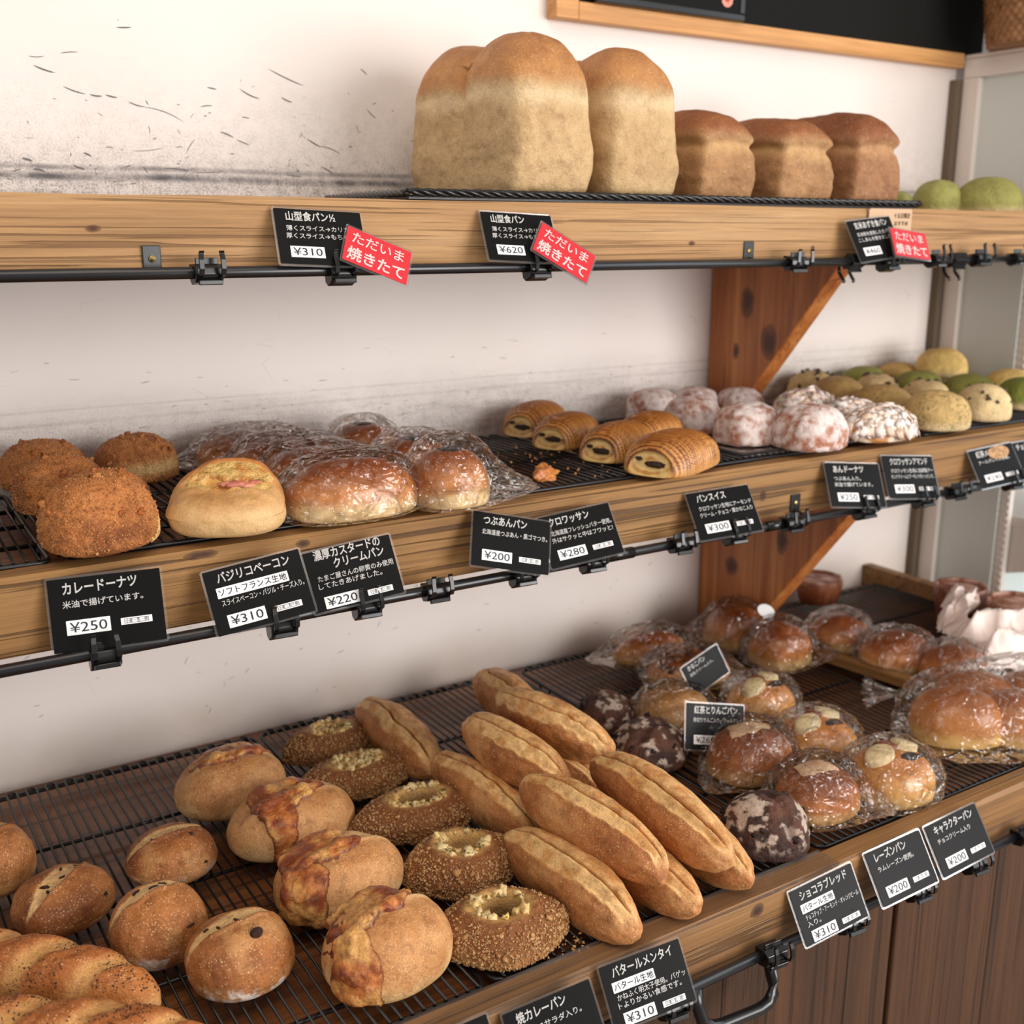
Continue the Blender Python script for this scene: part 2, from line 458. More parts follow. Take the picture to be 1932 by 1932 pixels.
# scuff strokes on the wall (dark dashes left by trays and hands)
rnd = random.Random(5)
sb = MB()
def stroke(x, z, L, ang, w, bend=0.0):
    n = 6
    ca, sa = math.cos(ang), math.sin(ang)
    P = []
    for i in range(n + 1):
        u = i / n - 0.5
        ww = w * (1 - (2 * u) ** 2) ** 0.5 * 0.5 + 1e-5
        b = bend * (u * u - 0.25) * L
        P.append((x + u * L * ca - b * sa, z + u * L * sa + b * ca, ww))
    V = []
    for (px, pz, ww) in P:
        V += [(px + sa * ww, -0.0004, pz - ca * ww), (px - sa * ww, -0.0004, pz + ca * ww)]
    sb.add(V, [(2 * i, 2 * i + 2, 2 * i + 3, 2 * i + 1) for i in range(n)])
for (x, z, L, a, w) in (
        (0.362, 1.726, .018, 5, .0016), (0.272, 1.675, .024, -16, .0018), (0.302, 1.655, .026, -16, .0014), (0.325, 1.651, .014, -4, .0018), (0.342, 1.651, .014, -10, .0018),
        (0.37, 1.644, .020, -14, .0014), (0.40, 1.634, .050, -17, .0009), (0.46, 1.667, .012, -8, .0016), (0.507, 1.664, .028, -22, .0016), (0.555, 1.686, .050, -20, .0014),
        (0.554, 1.660, .016, -20, .0016), (0.452, 1.646, .016, 8, .0012), (0.50, 1.636, .010, -5, .0012), (0.475, 1.615, .018, -20, .0016), (0.495, 1.607, .018, -20, .0012),
        (0.588, 1.610, .022, -26, .0016), (0.61, 1.602, .030, -18, .0010), (0.605, 1.577, .020, -28, .0014), (0.30, 1.694, .020, 8, .0010), (0.265, 1.688, .018, 4, .0008),
        (0.56, 1.570, .022, -5, .0010), (0.43, 1.600, .020, 55, .0008), (0.38, 1.595, .040, 8, .0007), (0.41, 1.572, .030, -4, .0012), (0.45, 1.571, .040, 3, .0008),
        (0.245, 1.578, .012, -14, .0022), (0.256, 1.567, .014, -8, .0022), (0.30, 1.572, .014, -18, .0020), (0.31, 1.586, .010, -24, .0020), (0.66, 1.700, .012, -35, .0012), (0.67, 1.65, .018, -40, .0010)):
    stroke(x, z, L, math.radians(a), w, rnd.uniform(-.3, .3))
for i in range(150):
    z = 1.552 + abs(rnd.gauss(0, 0.055))
    stroke(rnd.uniform(-.3, 0.74), z, rnd.uniform(.002, .010), math.radians(rnd.choice((-18, -12, 5, 20, 60, -70)) + rnd.uniform(-15, 15)), rnd.uniform(.0004, .0011), rnd.uniform(-.5, .5))
for i in range(110):
    z = 1.235 + abs(rnd.gauss(0, 0.06))
    stroke(rnd.uniform(-.3, 1.25), z, rnd.uniform(.002, .014), math.radians(rnd.uniform(-12, 14)), rnd.uniform(.0003, .0008))
for i in range(150):
    stroke(rnd.uniform(-.3, 1.2), rnd.uniform(.87, 1.14), rnd.uniform(.003, .012), math.radians(rnd.choice((5, 12, 25, 70)) + rnd.uniform(-12, 12)), rnd.uniform(.0003, .0008), rnd.uniform(-.4, .4))
so = sb.build('scuff_marks', M['scuff'], wall)
so['kind'] = 'stuff'

# ------------------------------------------------------------------ shelves
X0, X1 = -1.2, 2.1
def screw_plate(parent, x, y, z, ry, rz):
    p = box('mounting_plate', (x - .0085, y - .002, z - .012), (x + .0085, y, z + .012), M['metal_black'], parent, 0.001)
    b = MB()
    n = 14
    V = [(x, y - .0042, z)] + [(x + .0032 * math.cos(2 * math.pi * k / n), y - .0030, z + .0032 * math.sin(2 * math.pi * k / n)) for k in range(n)]
    V += [(x + .0034 * math.cos(2 * math.pi * k / n), y - .002, z + .0034 * math.sin(2 * math.pi * k / n)) for k in range(n)]
    F = [(0, 1 + (k + 1) % n, 1 + k) for k in range(n)] + [(1 + k, 1 + (k + 1) % n, 1 + n + (k + 1) % n, 1 + n + k) for k in range(n)]
    b.add(V, F).build('screw', M['screw'], p)
    MB().tube([(x, y, z - .010), (x, ry, rz)], .003, 8).build('rail_arm', M['metal_black'], p, smooth=True)

def bracket(parent, prof, x0=1.2726, x1=1.306):
    n = len(prof)
    V = [(x0, y, z) for y, z in prof] + [(x1, y, z) for y, z in prof]
    F = [tuple(range(n)), tuple(range(2 * n - 1, n - 1, -1))] + [(i, i + n, (i + 1) % n + n, (i + 1) % n) for i in range(n)]
    o = MB().add(V, F).build('shelf_bracket', M['bracket'], parent, bevel=.002)
    return o

def front_board(parent, y0, z0, z1, mat, th=0.03, seed=1, xe=X1):
    """long board with slightly uneven sawn faces"""
    nx, prof = 220, [(0, 0.0), (0, 0.35), (0, 0.7), (0, 0.93), (0.12, 1.0), (0.88, 1.0), (1, 0.93), (1, 0.0)]
    xs = np.linspace(X0, xe, nx)
    V = []
    for x in xs:
        for k, (u, w) in enumerate(prof):
            y = y0 + u * th; z = z0 + w * (z1 - z0)
            nz = vnoise(np.array([[x * 9, k * 3.1, seed]]), seed)[0]
            V.append((x, y + nz * .0007, z + nz * .0007 * (1 if w > .9 else 0)))
    m = len(prof)
    F = [(i * m + k, (i + 1) * m + k, (i + 1) * m + (k + 1) % m, i * m + (k + 1) % m) for i in range(nx - 1) for k in range(m)]
    F += [tuple(range(m - 1, -1, -1)), tuple((nx - 1) * m + k for k in range(m))]
    F = [f[::-1] for f in F]
    return MB().add(V, F).build('front_board', mat, parent, smooth=False)

up = thing('wall_shelf', 'top wall shelf with pale weathered front board, holding the tall loaves', 'shelf')
front_board(up, -.335, 1.4675, 1.533, M['board_up'], seed=3)
box('shelf_plank', (X0, -.305, 1.500), (X1, -.002, 1.522), M['deck'], up)
MB().tube([(X0, -.358, 1.4643), (X1, -.358, 1.4643)], .0056, 14).build('rail', M['metal_black'], up, smooth=True)
screw_plate(up, .283, -.3355, 1.4765, -.358, 1.4643); screw_plate(up, 1.024, -.3355, 1.4785, -.358, 1.4643)
bracket(up, [(-.002, 1.4995), (-.30, 1.4995), (-.262, 1.452), (-.066, 1.212), (-.066, 1.19), (-.002, 1.19)])

mid = thing('wall_shelf', 'middle wall shelf with amber stained front board and wire racks on top', 'shelf')
front_board(mid, -.385, 1.1405, 1.212, M['board_mid'], seed=8)
box('shelf_plank', (X0, -.355, 1.163), (X1, -.002, 1.185), M['deck'], mid)
MB().tube([(X0, -.412, 1.1398), (X1, -.412, 1.1398)], .0056, 14).build('rail', M['metal_black'], mid, smooth=True)
screw_plate(mid, 1.083, -.3855, 1.156, -.412, 1.1398)
for xa, xb in ((.75, .79), (1.005, 1.04), (1.395, 1.44)):
    MB().tube([(xa, -.412, 1.1398), (xb, -.412, 1.1398)], .0068, 12).build('rail_sleeve', M['plastic_black'], mid, smooth=True)
bracket(mid, [(-.002, 1.1625), (-.35, 1.1625), (-.311, 1.092), (-.128, .86), (-.128, .834), (-.002, .834)])

low = thing('display_counter', 'lower bread counter with oiled front board over dark cabinet doors', 'counter')
front_board(low, -.685, .785, .853, M['board_low'], seed=14, xe=1.72)
box('counter_deck', (X0, -.655, .806), (1.70, -.002, .832), M['deck'], low)
box('end_board', (1.70, -.655, .800), (1.722, -.003, .874), M['board_low'], low)
MB().tube([(X0, -.700, .7984), (1.72, -.700, .7984)], .0056, 14).build('rail', M['metal_black'], low, smooth=True)
MB().tube([(0.6514, -0.7, 0.7955), (0.6499, -0.703, 0.7799), (0.6539, -0.707, 0.7618), (0.6639, -0.709, 0.7529), (0.677, -0.7101, 0.7498), (0.7271, -0.7101, 0.7458), (0.7412, -0.709, 0.7468), (0.7497, -0.707, 0.7538), (0.7512, -0.704, 0.7658), (0.7442, -0.701, 0.7955)], .0062, 12).build('handle', M['metal_black'], low, smooth=True)
MB().box((.30, -.6865, .8515), (.86, -.6560, .8545)).build('clear_edge_film', M['film'], low)
box('carcass', (X0, -.635, .06), (1.70, -.003, .784), M['door'], low)
for xa, xb in ((-1.19, -.44), (-.43, .33), (.34, .995), (1.003, 1.69)):
    d = box('cabinet_door', (xa, -.66, .07), (xb, -.6355, .782), M['door'], low, 0.003)
    gx = xa + .19
    while gx < xb - .05:
        box('plank_groove', (gx, -.6606, .075), (gx + .0022, -.6599, .78), M['groove'], d, 0)
        gx += .195

# ------------------------------------------------------------------ right-hand display case, chalkboard, basket
case = thing('display_case', 'white framed display case with grey frosted side at right end', 'display case')
MB().box((1.845, -.052, 0.02), (1.875, -.018, 1.7718)).box((1.845, -.62, 1.772), (1.875, -.018, 1.805)).build('side_frame', M['white_metal'], case, bevel=.002)
box('side_panel', (1.856, -.172, .05), (1.866, -.05, 1.774), M['glass_grey'], case, 0)
box('side_panel', (1.856, -.62, 1.52), (1.866, -.172, 1.774), M['glass_grey'], case, 0)
b = MB().box((1.862, -.192, .05), (1.874, -.172, 1.774))
for k in range(52):
    z = .82 + k * .0135
    b.box((1.8595, -.190, z), (1.8625, -.178, z + .0068))
b.build('slotted_upright', M['white_metal'], case, bevel=.0005)
box('back_panel', (1.876, -.02, .05), (2.75, -.008, 1.80), M['pale_panel'], case, 0)
for z in (.97, 1.235, 1.50):
    sh = box('case_shelf', (1.876, -.50, z), (2.74, -.03, z + .018), M['white_metal'], case)
    MB().add([(1.878, -.17, z), (1.878, -.46, z), (1.878, -.46, z - .012), (1.878, -.17, z - .10), (1.882, -.17, z), (1.882, -.46, z), (1.882, -.46, z - .012), (1.882, -.17, z - .10)],
             [(0, 1, 2, 3), (7, 6, 5, 4), (0, 4, 5, 1), (1, 5, 6, 2), (2, 6, 7, 3), (3, 7, 4, 0)]).build('shelf_arm', M['white_metal'], sh)
box('case_top', (1.845, -.62, 1.8055), (2.75, -.018, 1.812), M['white_metal'], case)
box('shadow_strip', (1.830, -.017, .60), (1.846, -.001, 1.770), M['shadow_brown'], case)  # painted strip in place of the shadow the case casts on the wall

cb = thing('framed_chalkboard', 'large black chalkboard in a pale pine frame high on the wall', 'chalkboard')
box('frame_bottom', (.982, -.024, 1.789), (1.836, -.0015, 1.8135), M['frame_wood'], cb, .0015)
box('frame_side', (.943, -.0245, 1.789), (.9815, -.0015, 2.5), M['frame_wood'], cb, .0015)
box('frame_top', (.982, -.024, 2.475), (1.836, -.0015, 2.5), M['frame_wood'], cb, .0015)
box('board', (.981, -.012, 1.812), (1.90, -.002, 2.476), M['chalk'], cb, 0)
sg = thing('menu_sign', 'small black framed sign leaning on the chalkboard bottom rail', 'sign')
box('sign_frame', (1.005, -.034, 1.8135), (1.287, -.0245, 1.8235), M['plastic_black'], sg)
box('sign_frame', (1.277, -.034, 1.8236), (1.287, -.0245, 2.02), M['plastic_black'], sg)
box('sign_panel', (1.005, -.032, 1.8236), (1.2768, -.026, 2.02), M['chalk'], sg, 0)
n = 26
MB().add([(1.250 + .0115 * math.cos(2 * math.pi * k / n) * (1 + .1 * math.sin(3 * k)), -.0328, 1.842 + .0115 * math.sin(2 * math.pi * k / n)) for k in range(n)], [tuple(range(n))]).build('pink_drawing', plain('chalk_pink', rgb(226, 150, 132), .8), sg)
MB().add([(1.250 + .006 * math.cos(2 * math.pi * k / n), -.0331, 1.8435 + .006 * math.sin(2 * math.pi * k / n)) for k in range(n)], [tuple(range(n))]).build('red_drawing', plain('chalk_red', rgb(190, 70, 60), .8), sg)

def wicker(name, cx, cy, z0, r0, r1, h, mat, parent=None):
    nu, nv = 168, 90
    V = []
    for j in range(nv + 1):
        t = j / nv
        r = r0 + (r1 - r0) * math.sin(t * math.pi * .5) ** .8
        for i in range(nu):
            a = 2 * math.pi * i / nu
            w = math.sin(a * 42) * math.sin(t * 30 * math.pi + (0 if True else 0))
            rr = r + .0024 * w + .0008 * math.sin(t * 60 * math.pi)
            V.append((cx + rr * math.cos(a), cy + rr * .85 * math.sin(a), z0 + h * t))
    F = [(j * nu + i, j * nu + (i + 1) % nu, (j + 1) * nu + (i + 1) % nu, (j + 1) * nu + i) for j in range(nv) for i in range(nu)]
    F.append(tuple(range(nu - 1, -1, -1)))
    return MB().add(V, F).build(name, mat, parent, smooth=True)
t_ = NT('wicker_brown')
M['wicker'] = t_.bsdf(t_.ramp(t_.noise(t_.coords(), 60, 4), [(.3, rgb(104, 66, 38)), (.7, rgb(170, 122, 78))]), .6)
bk = thing('wicker_basket', 'brown woven wicker basket standing on top of the display case', 'basket')
wicker('basket_wall', 1.892, -.140, 1.8125, .100, .128, .26, M['wicker'], bk)
MB().tube([(1.892 + .129 * math.cos(a), -.140 + .110 * math.sin(a), 2.074) for a in np.linspace(0, 2 * math.pi, 48, endpoint=False)], .008, 8, closed=True).build('basket_rim', M['wicker'], bk, smooth=True)

# ------------------------------------------------------------------ wire racks
def rack(label, x0, x1, y0, y1, z, bars, rotz=0.0, pitch=.0103, grp='wire cooling racks on the counter'):
    cx, cy = (x0 + x1) / 2, (y0 + y1) / 2
    r = thing('cooling_rack', label, 'rack', (cx, cy, z), rotz, grp)
    hx, hy = (x1 - x0) / 2, (y1 - y0) / 2
    rw, rf = .0014, .0028
    c = .012
    loop = []
    for sx, sy, a0 in ((1, 1, 0), (-1, 1, 90), (-1, -1, 180), (1, -1, 270)):
        for k in range(5):
            a = math.radians(a0 + k * 22.5)
            loop.append((sx * (hx - c) + c * math.cos(a), sy * (hy - c) + c * math.sin(a), -rw - rf))
    MB().tube(loop, rf, 10, closed=True).build('frame', M['wire'], r, smooth=True)
    nw = int((x1 - x0 - .014) / pitch) // 2 * 2
    xs = np.linspace(-hx + .009, hx - .009, nw)
    b = MB()
    for k in range(0, nw, 2):
        xa, xb = xs[k], xs[k + 1]; m = (xa + xb) / 2; q = (xb - xa) / 2
        path = [(xa, -hy - .002, 0), (xa, hy - .002, 0)] + [(m - q * math.cos(t), hy - .002 + q * math.sin(t), -.0005) for t in np.linspace(.4, math.pi - .4, 5)] + [(xb, hy - .002, 0), (xb, -hy - .002, 0)]
        b.tube(path, rw, 6)
    b.build('wires', M['wire'], r, smooth=True)
    for yb in bars:
        MB().tube([(-hx, yb - cy, -rw - .0023), (hx, yb - cy, -rw - .0023)], .0023, 8).build('cross_bar', M['wire'], r, smooth=True)
    for sx in (-1, 1):
        for sy in (-1, 1):
            MB().tube([(sx * (hx - .002), sy * (hy - .05), -rw - rf), (sx * (hx - .002), sy * (hy - .055), -.0155), (sx * (hx - .002), sy * (hy - .075), -.0155), (sx * (hx - .002), sy * (hy - .08), -rw - rf)], .002, 8).build('foot', M['wire'], r, smooth=True)
    return r
LB = (-.192, -.34, -.487, -.60)
rack('black wire rack under the raisin rolls and cheese loaves', .046, .448, -.645, -.046, .8487, LB)
rack('black wire rack under the crumbed breads and slashed long breads', .4575, .861, -.645, -.042, .8487, LB)
rack('black wire rack under the chocolate breads and bagged face buns', .876, 1.278, -.645, -.042, .8487, LB)
rack('black wire rack at far right end of the counter', 1.302, 1.695, -.645, -.046, .8487, LB)
rack('black wire rack off to the left of the raisin rolls', -.36, .034, -.645, -.046, .8487, LB)
G2 = 'wire cooling racks on the middle shelf'
MBR = (-.135, -.205, -.285)
def feet_drop(r, dz): pass
rack('empty black wire rack at left end of middle shelf', -.215, .172, -.348, -.05, 1.2166, MBR, math.radians(-1.5), grp=G2)
rack('black wire rack under the curry doughnuts', .184, .50, -.35, -.045, 1.2166, MBR, grp=G2)
rack('black wire rack under the bagged cream and bean buns', .506, .845, -.35, -.035, 1.2166, MBR, grp=G2)
rack('black wire rack under the striped chocolate rolls', .853, 1.165, -.35, -.04, 1.2166, MBR, grp=G2)
rack('black wire rack under the melon buns', 1.38, 1.80, -.35, -.03, 1.2166, MBR, grp=G2)
t_ = NT('floured_tray'); v_ = t_.coords()
M['flour_tray'] = t_.bsdf(t_.mix(t_.ramp(t_.noise(v_, 55, 6, .75), [(.40, BLK), (.62, (.75,) * 3)]), rgb(52, 36, 34), rgb(216, 196, 190)), .5)
ft = thing('baking_tray', 'dark flat tray dusted with sugar under the sugared doughnuts', 'tray', (1.225, -.2, 1.2185))
MB().box((-.20, -.145, -.004), (.15, .165, 0)).build('tray_plate', M['flour_tray'], ft, bevel=.001)
MB().tube([(-.20, -.145, .001), (.15, -.145, .001), (.15, .165, .001), (-.20, .165, .001)], .0022, 8, closed=True).build('tray_rim', M['tray_black'], ft, smooth=True)

# black woven tray on the top shelf
wt = thing('woven_tray', 'flat black woven tray holding all the loaves', 'tray', (.955, -.19, 1.534))
MB().box((-.40, -.13, 0), (.40, .13, .004)).build('tray_base', M['tray_black'], wt)
rim = [(-.405, -.135), (.405, -.135), (.405, .14), (-.375, .14)]
b = MB()
pts = []
for k in range(4):
    a, c = rim[k], rim[(k + 1) % 4]
    m = 130 if k % 2 == 0 else 44
    for i in range(m):
        t = i / m
        pts.append((a[0] + (c[0] - a[0]) * t, a[1] + (c[1] - a[1]) * t, .0065))
for ph in (0, 2.09, 4.19):
    path = []
    for i, p in enumerate(pts):
        an = i * .9 + ph
        horizontal = (i < 130) or (174 <= i < 304)
        off = .0026 * math.cos(an)
        path.append((p[0] + (0 if horizontal else off), p[1] + (off if horizontal else 0), p[2] + .0026 * math.sin(an)))
    b.tube(path, .0024, 6, closed=True)
b.build('woven_rim', M['plastic_black'], wt, smooth=True)

# wooden divider lying on the counter
dv_ = MB().box((-.145, -.011, 0), (.145, .011, .016)).build('wood_divider', M['board_low'], None, bevel=.002)
dv_.location = (1.310, -.345, .8502); dv_.rotation_euler = (0, 0, math.radians(-82))
tag(dv_, 'narrow wooden divider strip lying between two wire racks', 'divider')
# end of part 1
# ------------------------------------------------------------------ breads
CB = .3; TB = math.tanh(2.5)
def blob(a, b, H, sub=5, n=2.3, cb=CB, tb=2.5):
    """dough shape: superellipsoid dome over a flatter underside resting at z = 0"""
    d, F = ico(sub)
    q = d / (np.abs(d) ** n).sum(1)[:, None] ** (1 / n)
    c = H / (1 + cb)
    z = np.where(q[:, 2] > 0, q[:, 2] * c, -c * cb * np.tanh(tb * np.abs(q[:, 2])) / math.tanh(tb)) + c * cb
    return np.stack([q[:, 0] * a, q[:, 1] * b, z], 1), F, d

def patch(V, F, mask, t, eps=.0012):
    """a skin lying on the surface where mask > 0; its rim dips under the surface"""
    N = normals(V, F)
    k = mask[F].max(1) > 0.02
    W_ = V + N * (np.clip(mask, 0, 1) * t - eps * (1 - np.clip(mask, 0, 1)))[:, None]
    f = F[k]
    u, inv = np.unique(f, return_inverse=True)
    return W_[u], inv.reshape(f.shape), u

def chunks(V, F, count, size, seed, mask=None, colr=None, sub=1, sink=.25, flat=1.0):
    """little lumps stuck on a surface"""
    rg = np.random.default_rng(seed)
    N = normals(V, F)
    w = np.ones(len(V)) if mask is None else np.clip(mask, 0, None)
    idx = rg.choice(len(V), count, p=w / w.sum())
    dv, df = ico(sub)
    AV = []; AF = []; AC = []
    for k, i in enumerate(idx):
        s = size * rg.uniform(.5, 1.35)
        n = N[i]; t = np.cross(n, rg.normal(size=3)); t /= np.linalg.norm(t) + 1e-9; u = np.cross(n, t)
        P = dv * (1 + .35 * rg.normal(size=(len(dv), 1)))
        P = P[:, :1] * t * rg.uniform(.7, 1.4) + P[:, 1:2] * u * rg.uniform(.7, 1.3) + P[:, 2:] * n * flat
        AV.append(V[i] + n * s * sink + P * s); AF.append(df + k * len(dv))
        if colr is not None:
            AC.append(np.tile(colr[0] + (colr[1] - colr[0]) * rg.random(), (len(dv), 1)))
    return np.concatenate(AV), np.concatenate(AF), (np.concatenate(AC) if AC else None)

def join(*parts):
    V = []; F = []; C = []; n = 0
    for v, f, c in parts:
        V.append(v); F.append(f + n); C.append(c); n += len(v)
    return np.concatenate(V), np.concatenate(F), np.concatenate(C)

def put(o, x, y, z, yaw=0):
    o.location = (x, y, z); o.rotation_euler = (0, 0, math.radians(yaw))
    return o

M['crust'] = bread_mat('floury_crust', .58, .24, 80, rgb(232, 190, 136), 420, .85, .36, 260)
M['crumbed'] = bread_mat('fried_crumb', .6, .3, 160, rgb(232, 176, 110), 500, .6, .6, 330, .0014)
M['crumbed_dark'] = bread_mat('baked_crumb', .55, .2, 120, rgb(214, 164, 104), 520, .85, .6, 300, .0015)
M['glossy_bun'] = bread_mat('egg_washed_bun', .32, .10, 50, None, 300, .5, .15, 160, .001, .35, .15)
M['soft'] = bread_mat('soft_crust', .55, .12, 60, rgb(236, 196, 138), 260, .3, .28, 220)
M['cheese'] = bread_mat('browned_cheese', .33, .2, 90, rgb(246, 206, 128), 170, .3, .7, 120, .003, .3, .2)
M['sugared'] = bread_mat('sugar_dust', .7, .12, 200, rgb(246, 228, 224), 420, .7, .5, 300)
M['cookie'] = bread_mat('cookie_crust', .7, .12, 120, None, 300, .5, .6, 240, .0018)
M['loaf'] = bread_mat('loaf_crust', .62, .16, 55, rgb(232, 200, 146), 330, .45, .45, 190, .0016)
M['choc'] = bread_mat('chocolate_crust', .65, .2, 90, rgb(96, 66, 52), 300, .4, .6, 210, .002)
M['raisin'] = bread_mat('raisin_skin', .4, .3, 100, None, 300, .5, .8, 120, .003)
M['bits'] = bread_mat('filling_bits', .4, .2, 150, None, 300, .5, .4, 200)
M['almond'] = bread_mat('almond_flake', .6, .15, 200, rgb(255, 245, 238), 300, .5, .3, 200)
M['layer'] = bread_mat('laminated_crust', .36, .09, 70, None, 300, .5, .25, 260, .001, .25, .2)

def L3(*c): return lin(c)

# ---- curry doughnuts
def curry(nm, lab, x, y, z, a, b, H, yaw, seed, band=False, sub=5):
    V, F, d = blob(a, b, H, sub, 2.3, .45, 1.7)
    V = V * (1 + .035 * fbm(d, 1.6, 3, seed)[:, None]) + d * (.0010 * fbm(V, 300, 2, seed + 3))[:, None]
    V[:, 2] = np.maximum(V[:, 2], 0)
    t = V[:, 2] / H
    c = mixc(L3(150, 84, 38), L3(204, 128, 66), sst(-.45, .25, fbm(V, 45, 3, seed) + .5 * (t - .4)))
    c = mixc(c, L3(216, 142, 78), .6 * sst(.05, .5, fbm(V, 30, 3, seed + 9)))
    m = np.ones(len(V))
    if band:
        u = (V[:, 0] / a * .25 - V[:, 1] / b); bm = np.exp(-((V[:, 2] / H - .36 - .06 * V[:, 0] / a) / .13) ** 2) * sst(.0, .5, u)
        c = mixc(c, L3(226, 190, 128), np.clip(bm * 1.2, 0, 1) * .9); m = 1 - bm * .97
        m = np.clip(m, 0, 1)
    cv, cf, cc = chunks(V, F, 3200 if sub > 4 else 500, .00068, seed, m * (V[:, 2] > .1 * H), (L3(190, 116, 58), L3(236, 172, 106)))
    o = mk(nm, *join((V, F, c), (cv, cf, cc))[:2], M['crumbed'], None, join((V, F, c), (cv, cf, cc))[2])
    cv, cf, cc = chunks(V, F, 16, .0028, seed + 5, m * (V[:, 2] > .45 * H), (L3(190, 104, 44), L3(222, 146, 76)), 2, .1)
    mk('crumb_lumps', cv, cf, M['crumbed'], o, cc)['kind'] = 'stuff'
    return tag(put(o, x, y, z, yaw), lab, 'doughnut', 'curry doughnuts on the middle shelf')
ZM = 1.219
o = curry('curry_doughnut', 'largest crumbed curry doughnut, frontmost beside the empty rack', .213, -.355, ZM, .052, .044, .068, 20, 11, sub=6)
V, F, d = blob(.050, .043, .071, 5, 2.35)
pm = sst(.55, .85, d[:, 0]) * sst(-.5, -.1, d[:, 2]) * sst(.45, .1, d[:, 2]) * sst(.35, -.1, d[:, 1])
pv, pf, u = patch(V * 1.015, F, pm, .002)
mk('bare_dough_edge', pv, pf, M['soft'], o, np.tile(L3(232, 196, 130), (len(pv), 1)))
V, F, d = blob(.054, .020, .070, 5, 2.2)
V = V * (1 + .08 * fbm(d, 3, 3, 4)[:, None]) + d * (.0015 * fbm(V, 260, 2, 3))[:, None]
curry('curry_doughnut', 'crumbed curry doughnut pressed close behind the frontmost one', .233, -.272, ZM, .050, .036, .055, 20, 12)
curry('curry_doughnut', 'crumbed curry doughnut third from the front in the left row', .212, -.186, ZM, .046, .037, .060, 20, 13)
curry('curry_doughnut', 'crumbed curry doughnut farthest back at left, touching the wall side', .217, -.072, ZM, .046, .040, .056, 20, 14)
curry('curry_doughnut', 'crumbed curry doughnut with a pale ring, standing alone behind the bacon bread', .317, -.082, ZM, .046, .042, .055, 0, 15, band=True)

# ---- bacon basil bread
V, F, d = blob(.056, .045, .070, 6, 2.5, .5, 1.5)
u, v = V[:, 0] / .054, V[:, 1] / .043
ur, vr = u * math.cos(.12) - v * math.sin(.12), u * math.sin(.12) + v * math.cos(.12)   # along / across the opening
top = sst(-.1, .2, d[:, 2])
V = V * (1 + .03 * fbm(d, 2, 3, 2)[:, None])
V[:, 2] *= 1 - .38 * sst(.80, -.45, vr) * top          # front lip lies lower than the back rim
op = sst(1.1, .65, np.sqrt(((ur - .05) / .80) ** 2 + ((vr - .16) / .50) ** 2) + .15 * fbm(V, 60, 2, 4)) * top
V[:, 2] -= .0085 * op
V[:, 2] += .007 * np.exp(-((vr - .80) / .16) ** 2) * top * sst(1.0, .5, np.abs(ur))
V[:, 2] += .0035 * np.exp(-((vr + .26) / .10) ** 2) * top * sst(1.0, .5, np.abs(ur))
t = V[:, 2] / .064
c = mixc(L3(222, 182, 126), L3(204, 150, 90), sst(.25, .8, t + .35 * fbm(V, 40, 3, 1)))
c = mixc(c, L3(192, 116, 52), .85 * sst(-.15, .45, vr + .45 * fbm(V, 55, 3, 8)) * top)
c = mixc(c, L3(240, 184, 104), op)
bac = mk('bacon_bread', V, F, M['soft'], None, c)
tag(put(bac, .331, -.358, ZM, -25), 'oval pale bread opened on top over cheese, bacon and basil', 'bread')
m = op * sst(-.25, .05, fbm(V, 70, 3, 5) + .10)
pv, pf, ui = patch(V, F, np.clip(m * 1.5, 0, 1), .004)
mk('melted_cheese', pv, pf, M['cheese'], bac, mixc(L3(248, 204, 122), L3(224, 150, 76), sst(-.1, .5, fbm(pv, 90, 3, 3))))
for k, (uu, vv, cc, sz) in enumerate(((.20, .02, (214, 130, 110), .011), (.36, .0, (226, 150, 126), .009), (.02, .02, (216, 140, 112), .008), (.5, .12, (206, 120, 100), .008))):
    i = np.argmin((ur - uu) ** 2 + (vr - vv) ** 2 + 5 * (d[:, 2] < 0))
    bv, bf = ico(3); bv = bv * np.array([sz, sz * .6, sz * .35]) * (1 + .3 * fbm(bv, 2, 2, k)[:, None]) + V[i] + (0, 0, .002)
    mk('bacon_bit', bv, bf, M['bits'], bac, np.tile(L3(*cc), (len(bv), 1)))
for k, (uu, vv) in enumerate(((-.05, .42), (.40, .40), (-.40, .40), (.52, .22))):
    i = np.argmin((ur - uu) ** 2 + (vr - vv) ** 2 + 5 * (d[:, 2] < 0))
    bv, bf = ico(2); bv = bv * np.array([.006, .004, .0015]) * (1 + .3 * fbm(bv, 2, 2, k)[:, None]) + V[i] + (0, 0, .002)
    mk('basil_leaf', bv, bf, M['bits'], bac, np.tile(L3(112, 108, 40), (len(bv), 1)))

